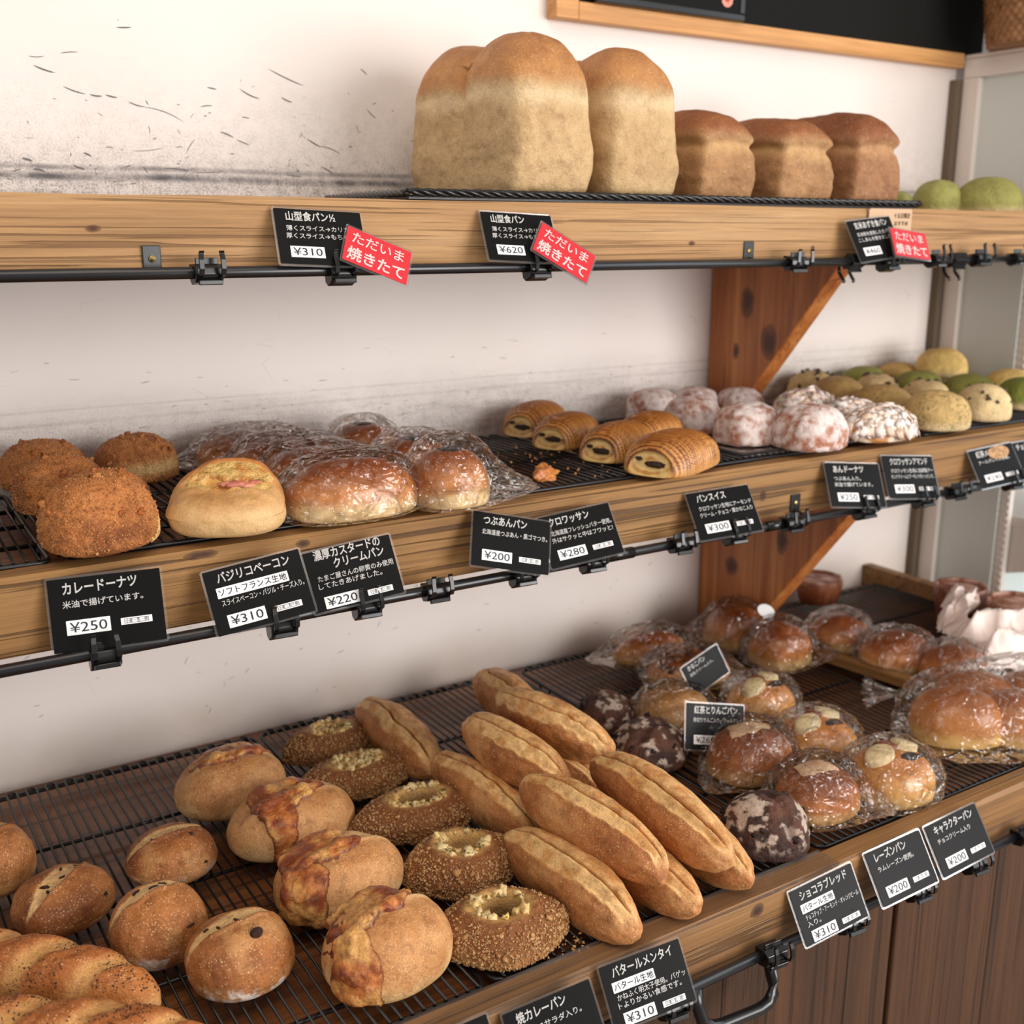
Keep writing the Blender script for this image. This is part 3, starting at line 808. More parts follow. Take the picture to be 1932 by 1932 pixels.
# ---- cellophane bag round a bun
def bag(parent, a, b, H, seed, tail=(1, 0), tl=.5, sub=5, puff=1.04, amp=.0046, lift=.0):
    V, F, d = blob(a * puff + .002, b * puff + .002, H * puff + .003 + lift, sub, 2.6)
    V[:, 2] -= .001
    tx = np.array([tail[0], tail[1], 0]) / math.hypot(*tail)
    ax = d @ tx
    sd = d @ np.array([-tx[1], tx[0], 0])
    ext = sst(.62, 1.0, ax)
    R = a * abs(tx[0]) + b * abs(tx[1])
    nz = 1 - np.abs(fbm(d * np.array([1, 1, 1.0]), 2.6, 3, seed)) * 2.2
    n2 = 1 - np.abs(vnoise(np.stack([ax * 1.2, sd * 9, d[:, 2] * 9], 1), seed + 3)) * 2
    am = amp * (.5 + ext * .8)
    V = V + d * (am * nz + am * .55 * n2)[:, None]
    V = V + tx * (ext ** 1.5 * R * tl)[:, None]
    zf = H * .22 + .006 * vnoise(np.stack([ax, sd * 5, ax * 0], 1), seed + 8)
    V[:, 2] = V[:, 2] * (1 - ext * .82) + ext * .82 * zf
    bk_ = sst(.72, 1.0, -ax)
    V = V - tx * (bk_ ** 1.5 * R * tl * .22)[:, None]
    V[:, 2] = np.maximum(V[:, 2], .0008)
    o = mk('bag', V, F, M['cello'], parent)
    o['label'] = 'clear crinkled cellophane bag'
    # folded tips of film sticking out
    return o

def bun(nm, lab, cat, x, y, z, a, b, H, yaw, seed, cols, group=None, sub=5, n=2.3, mat='glossy_bun', ridges=0, wrap=None, top=None, dent=0.0):
    """cols: bottom, middle, top (sRGB)"""
    V, F, d = blob(a, b, H, sub, n)
    V = V * (1 + .03 * fbm(d, 1.8, 3, seed)[:, None])
    if ridges:
        rr = np.abs(np.sin((V[:, 0] / a) * math.pi * ridges / 2 + 1.57))
        V[:, 2] -= .006 * (1 - sst(0, .35, rr)) * (d[:, 2] > .15) * sst(.9, .5, np.abs(V[:, 0] / a))
    wr = fbm(np.stack([V[:, 0] * 1, V[:, 1] * 1, V[:, 2] * .35], 1), 170, 3, seed + 4)
    lowm = sst(.42, .12, V[:, 2] / H) * sst(.0, .06, V[:, 2] / H)
    V = V + d * (.0014 * wr * lowm)[:, None]
    t = V[:, 2] / H + .10 * fbm(V, 28, 3, seed + 2)
    c = mixc(L3(*cols[0]), L3(*cols[1]), sst(.18, .45, t))
    c = mixc(c, L3(*cols[2]), sst(.45, .92, t))
    r = thing(nm, lab, cat, (x, y, z), math.radians(yaw), group)
    o = mk('bun', V, F, M[mat], r, c)
    if top:
        mm = top(V, d, a, b, H)
        pv, pf, ui = patch(V, F, mm[0], mm[1])
        mk(mm[3], pv, pf, M[mm[4]] if len(mm) > 4 else M['bits'], o, mm[2](pv))
    if wrap is not None:
        bag(r, a, b, H, seed + 50, **wrap)
    return r, o, V, F, d

CR = ((238, 206, 152), (214, 142, 76), (154, 80, 34))
gC = 'bagged custard cream buns'
for k, (lab, x, y, a, b, H, yaw, tl) in enumerate((
        ('bagged oval cream bun farthest back against the wall', .462, -.064, .070, .042, .042, -5, (-1, .1)),
        ('bagged oval cream bun second from the back', .480, -.138, .068, .042, .043, -5, (-1, 0)),
        ('bagged oval cream bun third from the back, behind the front one', .473, -.238, .063, .042, .048, 0, (-1, .2)),
        ('bagged oval cream bun in front, beside the bacon bread', .464, -.356, .070, .044, .057, 0, (1, -.3)))):
    bun('cream_bun', lab, 'bun', x, y, ZM, a, b, H, yaw, 60 + k, CR, gC, 6 if k > 1 else 5, 2.5, ridges=3 if k < 3 else 0,
        wrap=dict(tail=tl, tl=.28, sub=6 if k > 1 else 5, puff=1.06, lift=.004))
def poppy(V, d, a, b, H):
    m = sst(.45, .28, np.hypot(V[:, 0] / a, V[:, 1] / b) + .12 * fbm(V, 120, 2, 4)) * (d[:, 2] > 0)
    return m, .0006, lambda p: mixc(L3(30, 24, 22), L3(74, 56, 44), sst(0, .6, vnoise(p * 700, 4))), 'poppy_seeds', 'bits'
gA = 'bagged bean paste buns with black poppy tops'
for k, (lab, x, y, a, H, tl, tln) in enumerate((
        ('bagged round bean bun with black poppy top, farthest back', .594, -.105, .040, .047, (1, .5), .25),
        ('bagged round bean bun with black poppy top, middle of three', .600, -.230, .043, .047, (.8, .6), .3),
        ('bagged round bean bun in front with long pointed film corner', .570, -.372, .041, .060, (1, -.25), .85))):
    bun('bean_bun', lab, 'bun', x, y, ZM, a, a, H, 0, 80 + k, CR, gA, 6 if k == 2 else 5, 2.35, top=poppy,
        wrap=dict(tail=tl, tl=tln, sub=6 if k == 2 else 5, puff=1.09, lift=.008 if k == 2 else .004))

# ---- striped chocolate rolls
def suisse(lab, x, y, a, b, H, yaw, seed, sub=6):
    d, F = ico(sub)
    n = 3.6
    q = d / (np.abs(d[:, :1]) ** 5 + (np.abs(d[:, 1:2]) ** 2.3 + np.abs(d[:, 2:]) ** 2.3) ** (5 / 2.3)) ** (1 / 5)
    c_ = H / (1 + CB)
    z = np.where(q[:, 2] > 0, q[:, 2] * c_, -c_ * CB * np.tanh(2.5 * np.abs(q[:, 2])) / TB) + c_ * CB
    V = np.stack([q[:, 0] * a, q[:, 1] * b, z], 1)
    u = V[:, 0] / a
    V[:, 1:] *= (1 - .16 * np.abs(u[:, None]) ** 3)
    V[:, 0] += .010 * (V[:, 2] / H - .4) * np.abs(u) * np.sign(u) * -1
    ph = V[:, 0] / a * 21 + .8 * vnoise(V * 40, seed) + 1.2 * (V[:, 1] / b) ** 2
    st = .5 + .5 * np.sin(ph * 3.6)
    side = sst(.97, .90, np.abs(q[:, 0]))
    V = V + d * (.0020 * (st - .5) * side)[:, None]
    k = .65 * st + .35 * (.5 + .5 * np.sin(ph * 8.3 + 1))
    c = mixc(L3(98, 44, 15), L3(226, 158, 82), sst(.28, .66, k + .25 * fbm(V, 50, 2, seed)))
    c = mixc(c, L3(150, 78, 28), .5 * sst(.6, .95, V[:, 2] / H))
    c = mixc(c, L3(224, 166, 96), .6 * sst(.3, .08, V[:, 2] / H))
    e = sst(.955, .985, -q[:, 0])
    sw = np.hypot(V[:, 1] / b, (V[:, 2] - H * .4) / (H * .5))
    ce = mixc(L3(236, 200, 130), L3(196, 134, 66), sst(.1, .7, np.sin(sw * 13) * .5 + .4 * fbm(V, 90, 2, 3)))
    c = mixc(c, ce, e)
    V[:, 0] += .006 * e * sst(1.0, .3, sw)
    o = mk('chocolate_roll', V, F, M['layer'], None, c)
    tag(put(o, x, y, ZM, yaw), lab, 'pastry', 'striped chocolate pastry rolls')
    for j, (yy, zz, s, w) in enumerate(((-.12, .33, .0046, 2.6), (.34, .44, .0030, 1.5))):
        bv, bf = ico(4); bv = bv * (1 + .45 * fbm(bv, 2.4, 3, seed + j)[:, None]) * np.array([.5, w, .8]) * s + np.array([-a * .955, yy * b, zz * H])
        mk('chocolate_filling', bv, bf, M['raisin'], o, np.tile(L3(58, 34, 22), (len(bv), 1)))
    return o
suisse('striped pastry roll farthest back at left of its group', .892, -.058, .050, .036, .045, 26, 1, 6)
suisse('striped pastry roll second from the back, chocolate end showing', .876, -.158, .050, .036, .043, 26, 2, 6)
suisse('striped pastry roll in the middle of its group', .884, -.262, .054, .037, .044, 22, 3, 6)
suisse('striped pastry roll at the back right beside the sugared doughnuts', .968, -.222, .052, .037, .045, 22, 4, 6)
suisse('frontmost striped pastry roll, chocolate showing in its cut end', .893, -.358, .064, .046, .046, 24, 5, 6)
# flaky scrap
dv, df = ico(4)
sv = dv * np.array([.017, .013, .009]) * (1 + .75 * fbm(dv, 1.7, 3, 7)[:, None]); sv[:, 2] += .006
fl = mk('pastry_flake', sv, df, M['layer'], None, mixc(L3(222, 150, 76), L3(190, 110, 48), sst(-.3, .3, fbm(sv, 120, 2, 2))))
tag(put(fl, .727, -.322, 1.2195, 20), 'broken flake of orange-brown pastry lying alone on bare rack', 'pastry flake')

dv, df = ico(4)
sv = dv * np.array([.012, .006, .003]) * (1 + .7 * fbm(dv, 1.9, 3, 12)[:, None]); sv[:, 2] += .0025
fl = mk('pastry_flake', sv, df, M['layer'], None, mixc(L3(226, 176, 110), L3(196, 132, 70), sst(-.3, .3, fbm(sv, 120, 2, 2))))
tag(put(fl, .700, -.070, 1.2195, -10), 'thin pale pastry flake on the rack near the wall behind bean buns', 'pastry flake')

# ---- sugared doughnuts and almond croissants
gS = 'sugar dusted doughnuts'
def sugar(lab, x, y, a, b, H, seed, z=ZM + .0015):
    V, F, d = blob(a, b, H, 5, 2.5)
    V = V * (1 + .05 * fbm(d, 1.7, 3, seed)[:, None]) + d * (.0012 * fbm(V, 150, 2, seed))[:, None]
    V[:, 2] = np.maximum(V[:, 2], 0)
    k = .8 * fbm(V, 150, 5, seed) + .45 * fbm(V, 45, 3, seed + 2)
    c = mixc(L3(172, 108, 74), L3(242, 226, 220), sst(-.38, .34, k + .06 + .12 * (V[:, 2] / H - .5)))
    o = mk('sugared_doughnut', V, F, M['sugared'], None, c)
    return tag(put(o, x, y, z), lab, 'doughnut', gS)
sugar('sugared doughnut farthest back at left, next to the wall', 1.108, -.060, .039, .039, .048, 1)
sugar('sugared doughnut at left of its group, behind the striped rolls', 1.073, -.190, .039, .039, .055, 2)
sugar('sugared doughnut in the back row against the wooden bracket', 1.195, -.060, .034, .034, .044, 3)
sugar('sugared doughnut at back right, half hidden behind front ones', 1.258, -.095, .037, .037, .042, 4)
sugar('sugared doughnut at front left with pale powdered top', 1.086, -.287, .045, .041, .056, 5)
sugar('largest sugared doughnut, frontmost with bare brown patch', 1.134, -.358, .049, .045, .058, 6)
def amande(lab, x, y, a, b, H, yaw, seed):
    V, F, d = blob(a, b, H, 5, 2.3)
    V = V * (1 + .10 * fbm(d, 2.3, 3, seed)[:, None])
    V[:, 2] = np.maximum(V[:, 2], 0)
    c = mixc(L3(196, 134, 76), L3(246, 226, 204), sst(-.3, .3, fbm(V, 80, 3, seed) + .4 * d[:, 2]))
    o = mk('almond_croissant', V, F, M['layer'], None, c)
    cv, cf, cc = chunks(V, F, 420, .0062, seed, (d[:, 2] > -.05) * 1.0, (L3(236, 204, 176), L3(255, 250, 246)), 1, .25, .16)
    mk('almond_flakes', cv, cf, M['almond'], o, cc)['kind'] = 'stuff'
    return tag(put(o, x, y, ZM + .0015, yaw), lab, 'croissant', 'almond croissants')
amande('almond croissant at the back, flakes dusted white', 1.298, -.195, .050, .034, .047, 0, 1)
amande('almond croissant at the front edge of the shelf', 1.262, -.366, .056, .036, .046, -8, 2)
amande('almond croissant partly hidden between the other two', 1.330, -.255, .046, .030, .036, 0, 3)

# ---- melon buns
gM = 'melon buns piled at the shelf end'
TAN, PALE, YEL, GRN = (198, 160, 96), (240, 208, 150), (242, 204, 122), (150, 148, 66)
def melon(lab, x, y, z, a, H, colr, seed, chips=0, speck=False, grp=gM):
    V, F, d = blob(a, a, H, 6 if speck else 5, 2.35)
    V = V * (1 + .025 * fbm(d, 2, 3, seed)[:, None])
    t = V[:, 2] / H
    base = L3(*colr)
    c = mixc(base * .86, base * 1.05, sst(-.3, .3, fbm(V, 45, 3, seed)))
    c = mixc(L3(236, 208, 158) * (.95 if colr != GRN else .62), c, sst(.10, .35, t))
    if speck:
        s = sst(.25, .5, vnoise(V * 560, seed)) * sst(-.4, .2, fbm(V, 60, 2, seed))
        c = mixc(c, L3(112, 108, 70), s * .75)
    o = mk('melon_bun', V, F, M['cookie'], None, c)
    if chips:
        cv, cf, cc = chunks(V, F, chips, .0034, seed, (d[:, 2] > .15) * 1.0, (L3(56, 38, 32), L3(104, 80, 62)), 2, .05)
        mk('chocolate_chips', cv, cf, M['raisin'], o, cc)['kind'] = 'stuff'
    return tag(put(o, x, y, z, seed * 40), lab, 'bun', grp)
melon('pale melon bun with chocolate chips, leftmost at the back wall', 1.470, -.052, ZM, .044, .053, (214, 186, 128), 1, 26)
melon('tan melon bun behind the almond croissants, left end of row', 1.428, -.143, ZM, .044, .055, TAN, 2)
melon('green melon bun at the back wall, left of the others', 1.600, -.052, ZM + .004, .042, .048, GRN, 3)
melon('small chip melon bun wedged between tan ones', 1.555, -.118, ZM + .004, .036, .044, PALE, 4, 22)
melon('tan speckled melon bun in the second row', 1.425, -.236, ZM, .046, .052, TAN, 5, 0, True)
melon('largest speckled melon bun at the front shelf edge', 1.418, -.343, ZM, .047, .056, (222, 186, 120), 6, 0, True)
melon('yellow plain melon bun lying at the back wall', 1.690, -.052, ZM + .012, .036, .042, (220, 180, 104), 7)
melon('green melon bun in the middle of the pile', 1.650, -.130, ZM, .044, .049, GRN, 8)
melon('chip melon bun in the middle row above the speckled one', 1.572, -.205, ZM, .039, .046, PALE, 9, 26)
melon('tall yellow melon bun riding on top of the pile', 1.738, -.108, ZM + .030, .045, .052, YEL, 10)
melon('yellow melon bun peeking out right of the topmost one', 1.806, -.062, ZM + .010, .030, .044, YEL, 11)
melon('green melon bun behind the front chip bun', 1.700, -.195, ZM, .044, .046, GRN, 12)
melon('pale chip melon bun at the front edge, right end', 1.548, -.330, ZM, .040, .055, (244, 216, 160), 13, 26)
melon('yellow melon bun at the far right border of the photo', 1.800, -.205, ZM + .006, .040, .044, YEL, 14)
melon('dark green melon bun at the front right corner', 1.706, -.296, ZM, .043, .052, (130, 138, 50), 15)
gG = 'matcha melon buns on the top shelf'
melon('small sliver of green melon bun right behind the last loaf', 1.508, -.17, 1.5235, .024, .042, (160, 160, 92), 21, grp=gG)
melon('green melon bun on top shelf, left of the large one', 1.563, -.20, 1.5235, .038, .060, (168, 166, 92), 22, grp=gG)
melon('large green melon bun at the right end of the top shelf', 1.622, -.25, 1.5235, .052, .063, (170, 166, 90), 23, grp=gG)

# ---- loaves
def loaf(nm, lab, x, y, wid, length, Hb, Hh, humps, cols, yaw, seed, sub=6, band=.0, zb=1.5385, grp=None, over=.075, pinch=.05, p=10.0):
    d, F = ico(sub)
    q = d / (np.abs(d) ** p).sum(1)[:, None] ** (1 / p)
    a, b = wid / 2, length / 2
    u, v, w = q[:, 0], q[:, 1], q[:, 2]
    t = (w + 1) / 2
    fr = (v + 1) / 2 * humps
    g = np.abs(np.sin(math.pi * fr)) ** .75
    hump = Hh * (1 - np.abs(u) ** 2.6 * .8) ** .7 * (.70 + .30 * g) * (1 - .55 * np.abs(v) ** 7)
    z = t * Hb + sst(.5, 1, t) ** 1.0 * hump
    vale = (1 - g)
    bul = 1 + over * sst(.82, .95, t) - .13 * vale * sst(.20, .85, t) * sst(.25, .8, np.abs(u)) - pinch * np.exp(-((t - .84) / .07) ** 2)
    side = .965 + .055 * np.sin(np.clip(t * 1.05, 0, 1) * math.pi)
    xx = u * a * bul * side; yy = v * b * (1 + .6 * over * sst(.82, .95, t) - .5 * pinch * np.exp(-((t - .84) / .07) ** 2)) * side
    V = np.stack([xx, yy, z], 1)
    V = V + d * (.0035 * fbm(d, 2.6, 3, seed) + .0011 * fbm(V, 60, 3, seed + 1))[:, None]
    # shallow creases on the side walls running down from the dip between the humps
    V[:, 0] -= np.sign(u) * .006 * np.exp(-((fr - np.round(fr)) / .09) ** 2) * (np.abs(u) > .8) * sst(.2, .7, t) * ((fr > .3) & (fr < humps - .3))
    V[:, 2] = np.maximum(V[:, 2], 0)
    zz = V[:, 2] + .006 * fbm(V, 32, 3, seed + 5) - band - .004 * g
    c = mixc(L3(*cols[1]) * .5 + L3(*cols[0]) * .5, L3(*cols[0]), sst(-.4, .3, fbm(V, 24, 4, seed) + .4 * fbm(V, 140, 2, seed + 8)))
    c = mixc(c, L3(*cols[2]), .85 * np.exp(-((zz + .004) / .009) ** 2))
    c = mixc(c, L3(*cols[3]), sst(.002, .022, zz))
    c = mixc(c, L3(*cols[4]), .65 * sst(.03, .065, zz + .012 * fbm(V, 50, 2, seed)))
    o = mk(nm, V, F, M['loaf'], None, c)
    return tag(put(o, x, y, zb, yaw), lab, 'bread loaf', grp)
BIG = ((206, 172, 124), (182, 144, 96), (228, 200, 156), (190, 132, 76), (150, 90, 46))
SML = ((178, 132, 86), (148, 102, 62), (206, 164, 112), (150, 88, 46), (122, 62, 28))
gT = 'tall white bread loaves'
loaf('tall_loaf', 'biggest double humped tall white loaf at left of the tray', .747, -.185, .116, .250, .118, .066, 2, BIG, 0, 1, 7, .112, grp=gT, over=.015, pinch=.0, p=11.0)
loaf('tall_loaf', 'tall narrow white loaf between the big one and brown loaves', .880, -.190, .110, .235, .118, .060, 2, BIG, 0, 4, 6, .112, grp=gT, over=.015, pinch=.0, p=11.0)
gB = 'small brown loaves'
loaf('brown_loaf', 'small brown loaf next to the tall white loaf', 1.038, -.195, .096, .180, .074, .044, 1, SML, -3, 7, 6, .072, grp=gB, over=.10, pinch=.07, p=14)
loaf('brown_loaf', 'middle one of the small brown loaves', 1.178, -.195, .100, .190, .074, .042, 1, SML, -4, 9, 6, .071, grp=gB, over=.11, pinch=.08, p=14)
loaf('brown_loaf', 'rightmost small brown loaf at the tray end', 1.303, -.200, .094, .205, .080, .048, 1, ((166, 116, 76), (140, 92, 58), (196, 150, 104), (140, 80, 42), (112, 58, 28)), -3, 12, 6, .078, grp=gB, over=.10, pinch=.08, p=14)
# ------------------------------------------------------------------ lower counter breads
ZL = .8502
# ---- raisin rolls
gR = 'round rustic raisin rolls'
def raisin_roll(lab, x, y, a, b, H, yaw, seed, ang, off, nr, flour=0.0):
    V, F, d = blob(a, b, H, 6, 2.12, .60, 1.3)
    V = V * (1 + .045 * fbm(d, 1.9, 4, seed)[:, None])
    ca, sa = math.cos(ang), math.sin(ang)
    s = V[:, 0] / a * ca + V[:, 1] / b * sa
    r = -V[:, 0] / a * sa + V[:, 1] / b * ca
    top = sst(.1, .5, d[:, 2])
    w = .20 * (1 - np.clip(s, -1, 1) ** 2) + .02
    rr = r - off - .10 * s ** 2 + .05 * vnoise(np.stack([s * 4, s * 0, s * 0], 1), seed)
    split = sst(1.25, .85, np.abs(rr) / w) * top
    lip = np.exp(-((rr + w * 1.15) / .05) ** 2) * top * sst(.9, .5, np.abs(s))
    V[:, 2] += .0030 * lip - .0022 * split + split * .0022 * fbm(V, 110, 3, seed)
    t = V[:, 2] / H
    c = mixc(L3(206, 152, 96), L3(178, 112, 56), sst(.1, .5, t + .2 * fbm(V, 30, 3, seed)))
    c = mixc(c, L3(136, 76, 36), .85 * sst(-.10, .40, fbm(V, 24, 4, seed + 4) + .35 * (t - .5)))
    c = mixc(c, L3(212, 160, 100), .5 * sst(.1, .5, fbm(V, 32, 3, seed + 14)))
    c = mixc(c, L3(232, 190, 130), split * .95)
    c = mixc(c, L3(140, 82, 42), .7 * lip)
    if flour:
        fm = sst(.0, .22, fbm(V, 75, 4, seed + 7) + .05) * sst(.42, .28, t) * sst(.02, .10, t)
        c = mixc(c, L3(236, 222, 210), fm * flour)
    o = mk('raisin_roll', V, F, M['crust'], None, c)
    rg = np.random.default_rng(seed)
    cand = np.where((split > .3) & (d[:, 2] > .2) & (np.abs(s) < .75))[0]
    N = normals(V, F)
    fr = np.where((d[:, 2] > .1) & (d[:, 1] < -.1))[0]
    for k in range(nr):
        i = rg.choice(cand if k < nr * .75 else fr)
        sz = rg.uniform(.0018, .0034)
        bv, bf = ico(3)
        bv = bv * (1 + .35 * fbm(bv, 2.2, 2, seed + k)[:, None]) * np.array([1.7, .85, .45]) * sz
        an = rg.uniform(0, 3); rot = np.array([[math.cos(an), -math.sin(an), 0], [math.sin(an), math.cos(an), 0], [0, 0, 1]])
        mk('raisin', bv @ rot.T + V[i] - N[i] * sz * .25, bf, M['raisin'], o, np.tile(L3(62, 34, 26), (len(bv), 1)))
    return tag(put(o, x, y, ZL, yaw), lab, 'bread roll', gR)
raisin_roll('raisin roll cut off by the left edge of the photo', .102, -.250, .040, .040, .066, 0, 3, .5, .05, 3)
raisin_roll('raisin roll at left, just behind the peppered long loaf', .150, -.346, .048, .043, .050, 15, 5, .55, .02, 7)
raisin_roll('raisin roll farthest back of the group, raisins on its front', .262, -.320, .046, .043, .048, 0, 8, .12, .10, 8, .35)
raisin_roll('raisin roll in the middle of the group with arched pale split', .214, -.447, .043, .044, .066, 0, 12, .20, .16, 5, .9)
rr4 = raisin_roll('frontmost raisin roll with one big raisin and white floury base', .264, -.526, .047, .045, .062, 0, 17, .15, .14, 3, 1.0)
bv, bf = ico(4)
bv = bv * np.array([.0062, .0050, .0100]) * (1 - .35 * np.clip(-bv[:, 2:], 0, 1))
mk('raisin', bv @ np.array(Euler((.75, 0, .3)).to_matrix()).T + (.008, -.0205, .0558), bf, M['raisin'], rr4, np.tile(L3(60, 30, 24), (len(bv), 1)))

# ---- peppered long loaves
def pepper(lab, p, q, wd, H, seed):
    p, q = np.array(p), np.array(q); L = np.linalg.norm(q - p) / 2 + .022
    yaw = math.degrees(math.atan2(q[1] - p[1], q[0] - p[0])); c0 = (p + q) / 2
    V, F, d = blob(L, wd / 2, H, 6, 2.5)
    u = V[:, 0] / L; v = V[:, 1] / (wd / 2)
    V = V * (1 + .02 * fbm(d, 2.4, 3, seed)[:, None])
    k = u * 2.3 - v * .40 + .1 * vnoise(V * 60, seed)
    f = k - np.floor(k)
    sl = sst(.26, .10, np.abs(f - .5)) * sst(.05, .5, d[:, 2]) * sst(.98, .8, np.abs(u))
    V[:, 2] -= .0038 * sl
    V[:, 2] += .0015 * sst(.5, .0, np.abs(f - .0)) * (d[:, 2] > .2) * sst(.95, .7, np.abs(u))
    t = V[:, 2] / H
    c = mixc(L3(214, 160, 96), L3(190, 118, 56), sst(.15, .6, t + .2 * fbm(V, 40, 3, seed)))
    c = mixc(c, L3(166, 92, 40), .7 * sst(.55, .95, t + .25 * fbm(V, 35, 3, seed + 2)) * (1 - sl))
    c = mixc(c, L3(226, 176, 108), sl * .6)
    o = mk('peppered_loaf', V, F, M['crust'], None, c)
    cv, cf, cc = chunks(V, F, 620, .0006, seed, sst(.1, .5, fbm(V, 40, 2, seed + 5) + .2) * (d[:, 2] > .2), (L3(36, 24, 18), L3(70, 46, 30)))
    mk('pepper_grains', cv, cf, M['bits'], o, cc)['kind'] = 'stuff'
    return tag(put(o, c0[0], c0[1], ZL, yaw), lab, 'bread', 'slashed long loaves with pepper')
pepper('slashed long loaf behind the frontmost peppered one, bottom left', (.028, -.372), (.172, -.518), .058, .054, 3)
pepper('frontmost slashed long loaf with black pepper, bottom left corner', (.020, -.487), (.197, -.622), .062, .056, 6)

# ---- cheese topped batards
gCh = 'cheese topped oval loaves'
def cheese(lab, x, y, a, b, H, yaw, seed, shift=(0, 0), drip=None, hole=0.0, vsc=1.0):
    V, F, d = blob(a, b, H, 6, 2.25, .45, 1.6)
    V = V * (1 + .02 * fbm(d, 1.7, 3, seed)[:, None])
    u, v = V[:, 0] / a, V[:, 1] / b
    top = sst(.0, .35, d[:, 2])
    # scored opening across the loaf
    cl = np.exp(-((v - .16 - shift[1] * .5) / .26) ** 2) * top * sst(1.0, .6, np.abs(u))
    V[:, 2] -= .006 * cl
    lip = np.exp(-((v + .16 - shift[1] * .5) / .07) ** 2) * top * sst(.95, .6, np.abs(u))
    V[:, 2] += .0032 * lip
    t = V[:, 2] / H
    c = mixc(L3(226, 186, 130), L3(204, 148, 92), sst(.15, .5, t + .2 * fbm(V, 40, 3, seed)))
    c = mixc(c, L3(184, 118, 62), .6 * sst(.1, .5, fbm(V, 26, 3, seed + 3) + .2 * (t - .4)))
    c = mixc(c, L3(236, 204, 150), sst(.15, .35, u - .15) * top * .55 * sst(-.1, .2, v + .1) + .4 * lip)
    o = mk('cheese_loaf', V, F, M['crust'], None, c)
    uu, vv = u - shift[0], (v - shift[1]) * vsc
    nz = fbm(V, 55, 3, seed + 11)
    r = np.sqrt((uu / .66) ** 2 + ((vv - .10) / .56) ** 2) + .42 * nz
    m = sst(1.0, .82, r)
    if drip is not None:
        du, dv, dw, dl = drip
        m = np.maximum(m, sst(1.0, .75, np.sqrt(((u - du) / dw) ** 2 + ((v - dv) / dl) ** 2) + .3 * nz))
    m = m * sst(-.45, -.2, d[:, 2])
    Vb = V.copy()
    bub = np.clip(fbm(V, 85, 3, seed + 21), -.3, 1)
    N = normals(V, F)
    Vb = Vb + N * (m * (.0022 + .0052 * np.clip(bub + .15, 0, 1)))[:, None]
    pv, pf, ui = patch(Vb, F, m, .0016)
    edge = sst(1.0, .70, r)[ui] if drip is None else sst(0.2, 1.0, m[ui])
    br = fbm(V, 48, 4, seed + 31)[ui]
    cc = mixc(L3(246, 184, 104), L3(222, 130, 58), sst(-.30, .15, br))
    sw = 1 - np.abs(fbm(V, 62, 3, seed + 41)[ui]) * 4.5
    cc = mixc(cc, L3(140, 62, 24), .9 * sst(.0, .32, br + .35 * bub[ui]))
    cc = mixc(cc, L3(150, 70, 28), .6 * np.clip(sw, 0, 1))
    rim_ = (1 - sst(.45, 1.0, m[ui]))
    cc = mixc(cc, L3(112, 48, 18), .9 * rim_)
    mk('melted_cheese', pv, pf, M['cheese'], o, cc)
    return tag(put(o, x, y, ZL, yaw), lab, 'bread', gCh)
cheese('cheese loaf farthest back, cheese pool browned with a pale hole', .362, -.215, .064, .048, .066, 0, 3, (.05, .10))
cheese('cheese loaf second from the back, cheese dripping down its front', .393, -.323, .072, .053, .059, 8, 7, (-.12, .0), (-.42, -.55, .26, .55))
cheese('cheese loaf third from the back, cheese spilling over its left end', .391, -.456, .067, .051, .062, 8, 14, (-.25, .08), (-.78, -.35, .36, .55))
cheese('frontmost cheese loaf with folded cheese flap and pale scored crust', .380, -.586, .060, .052, .070, 14, 22, (-.12, .22), (-.82, -.32, .26, .62))

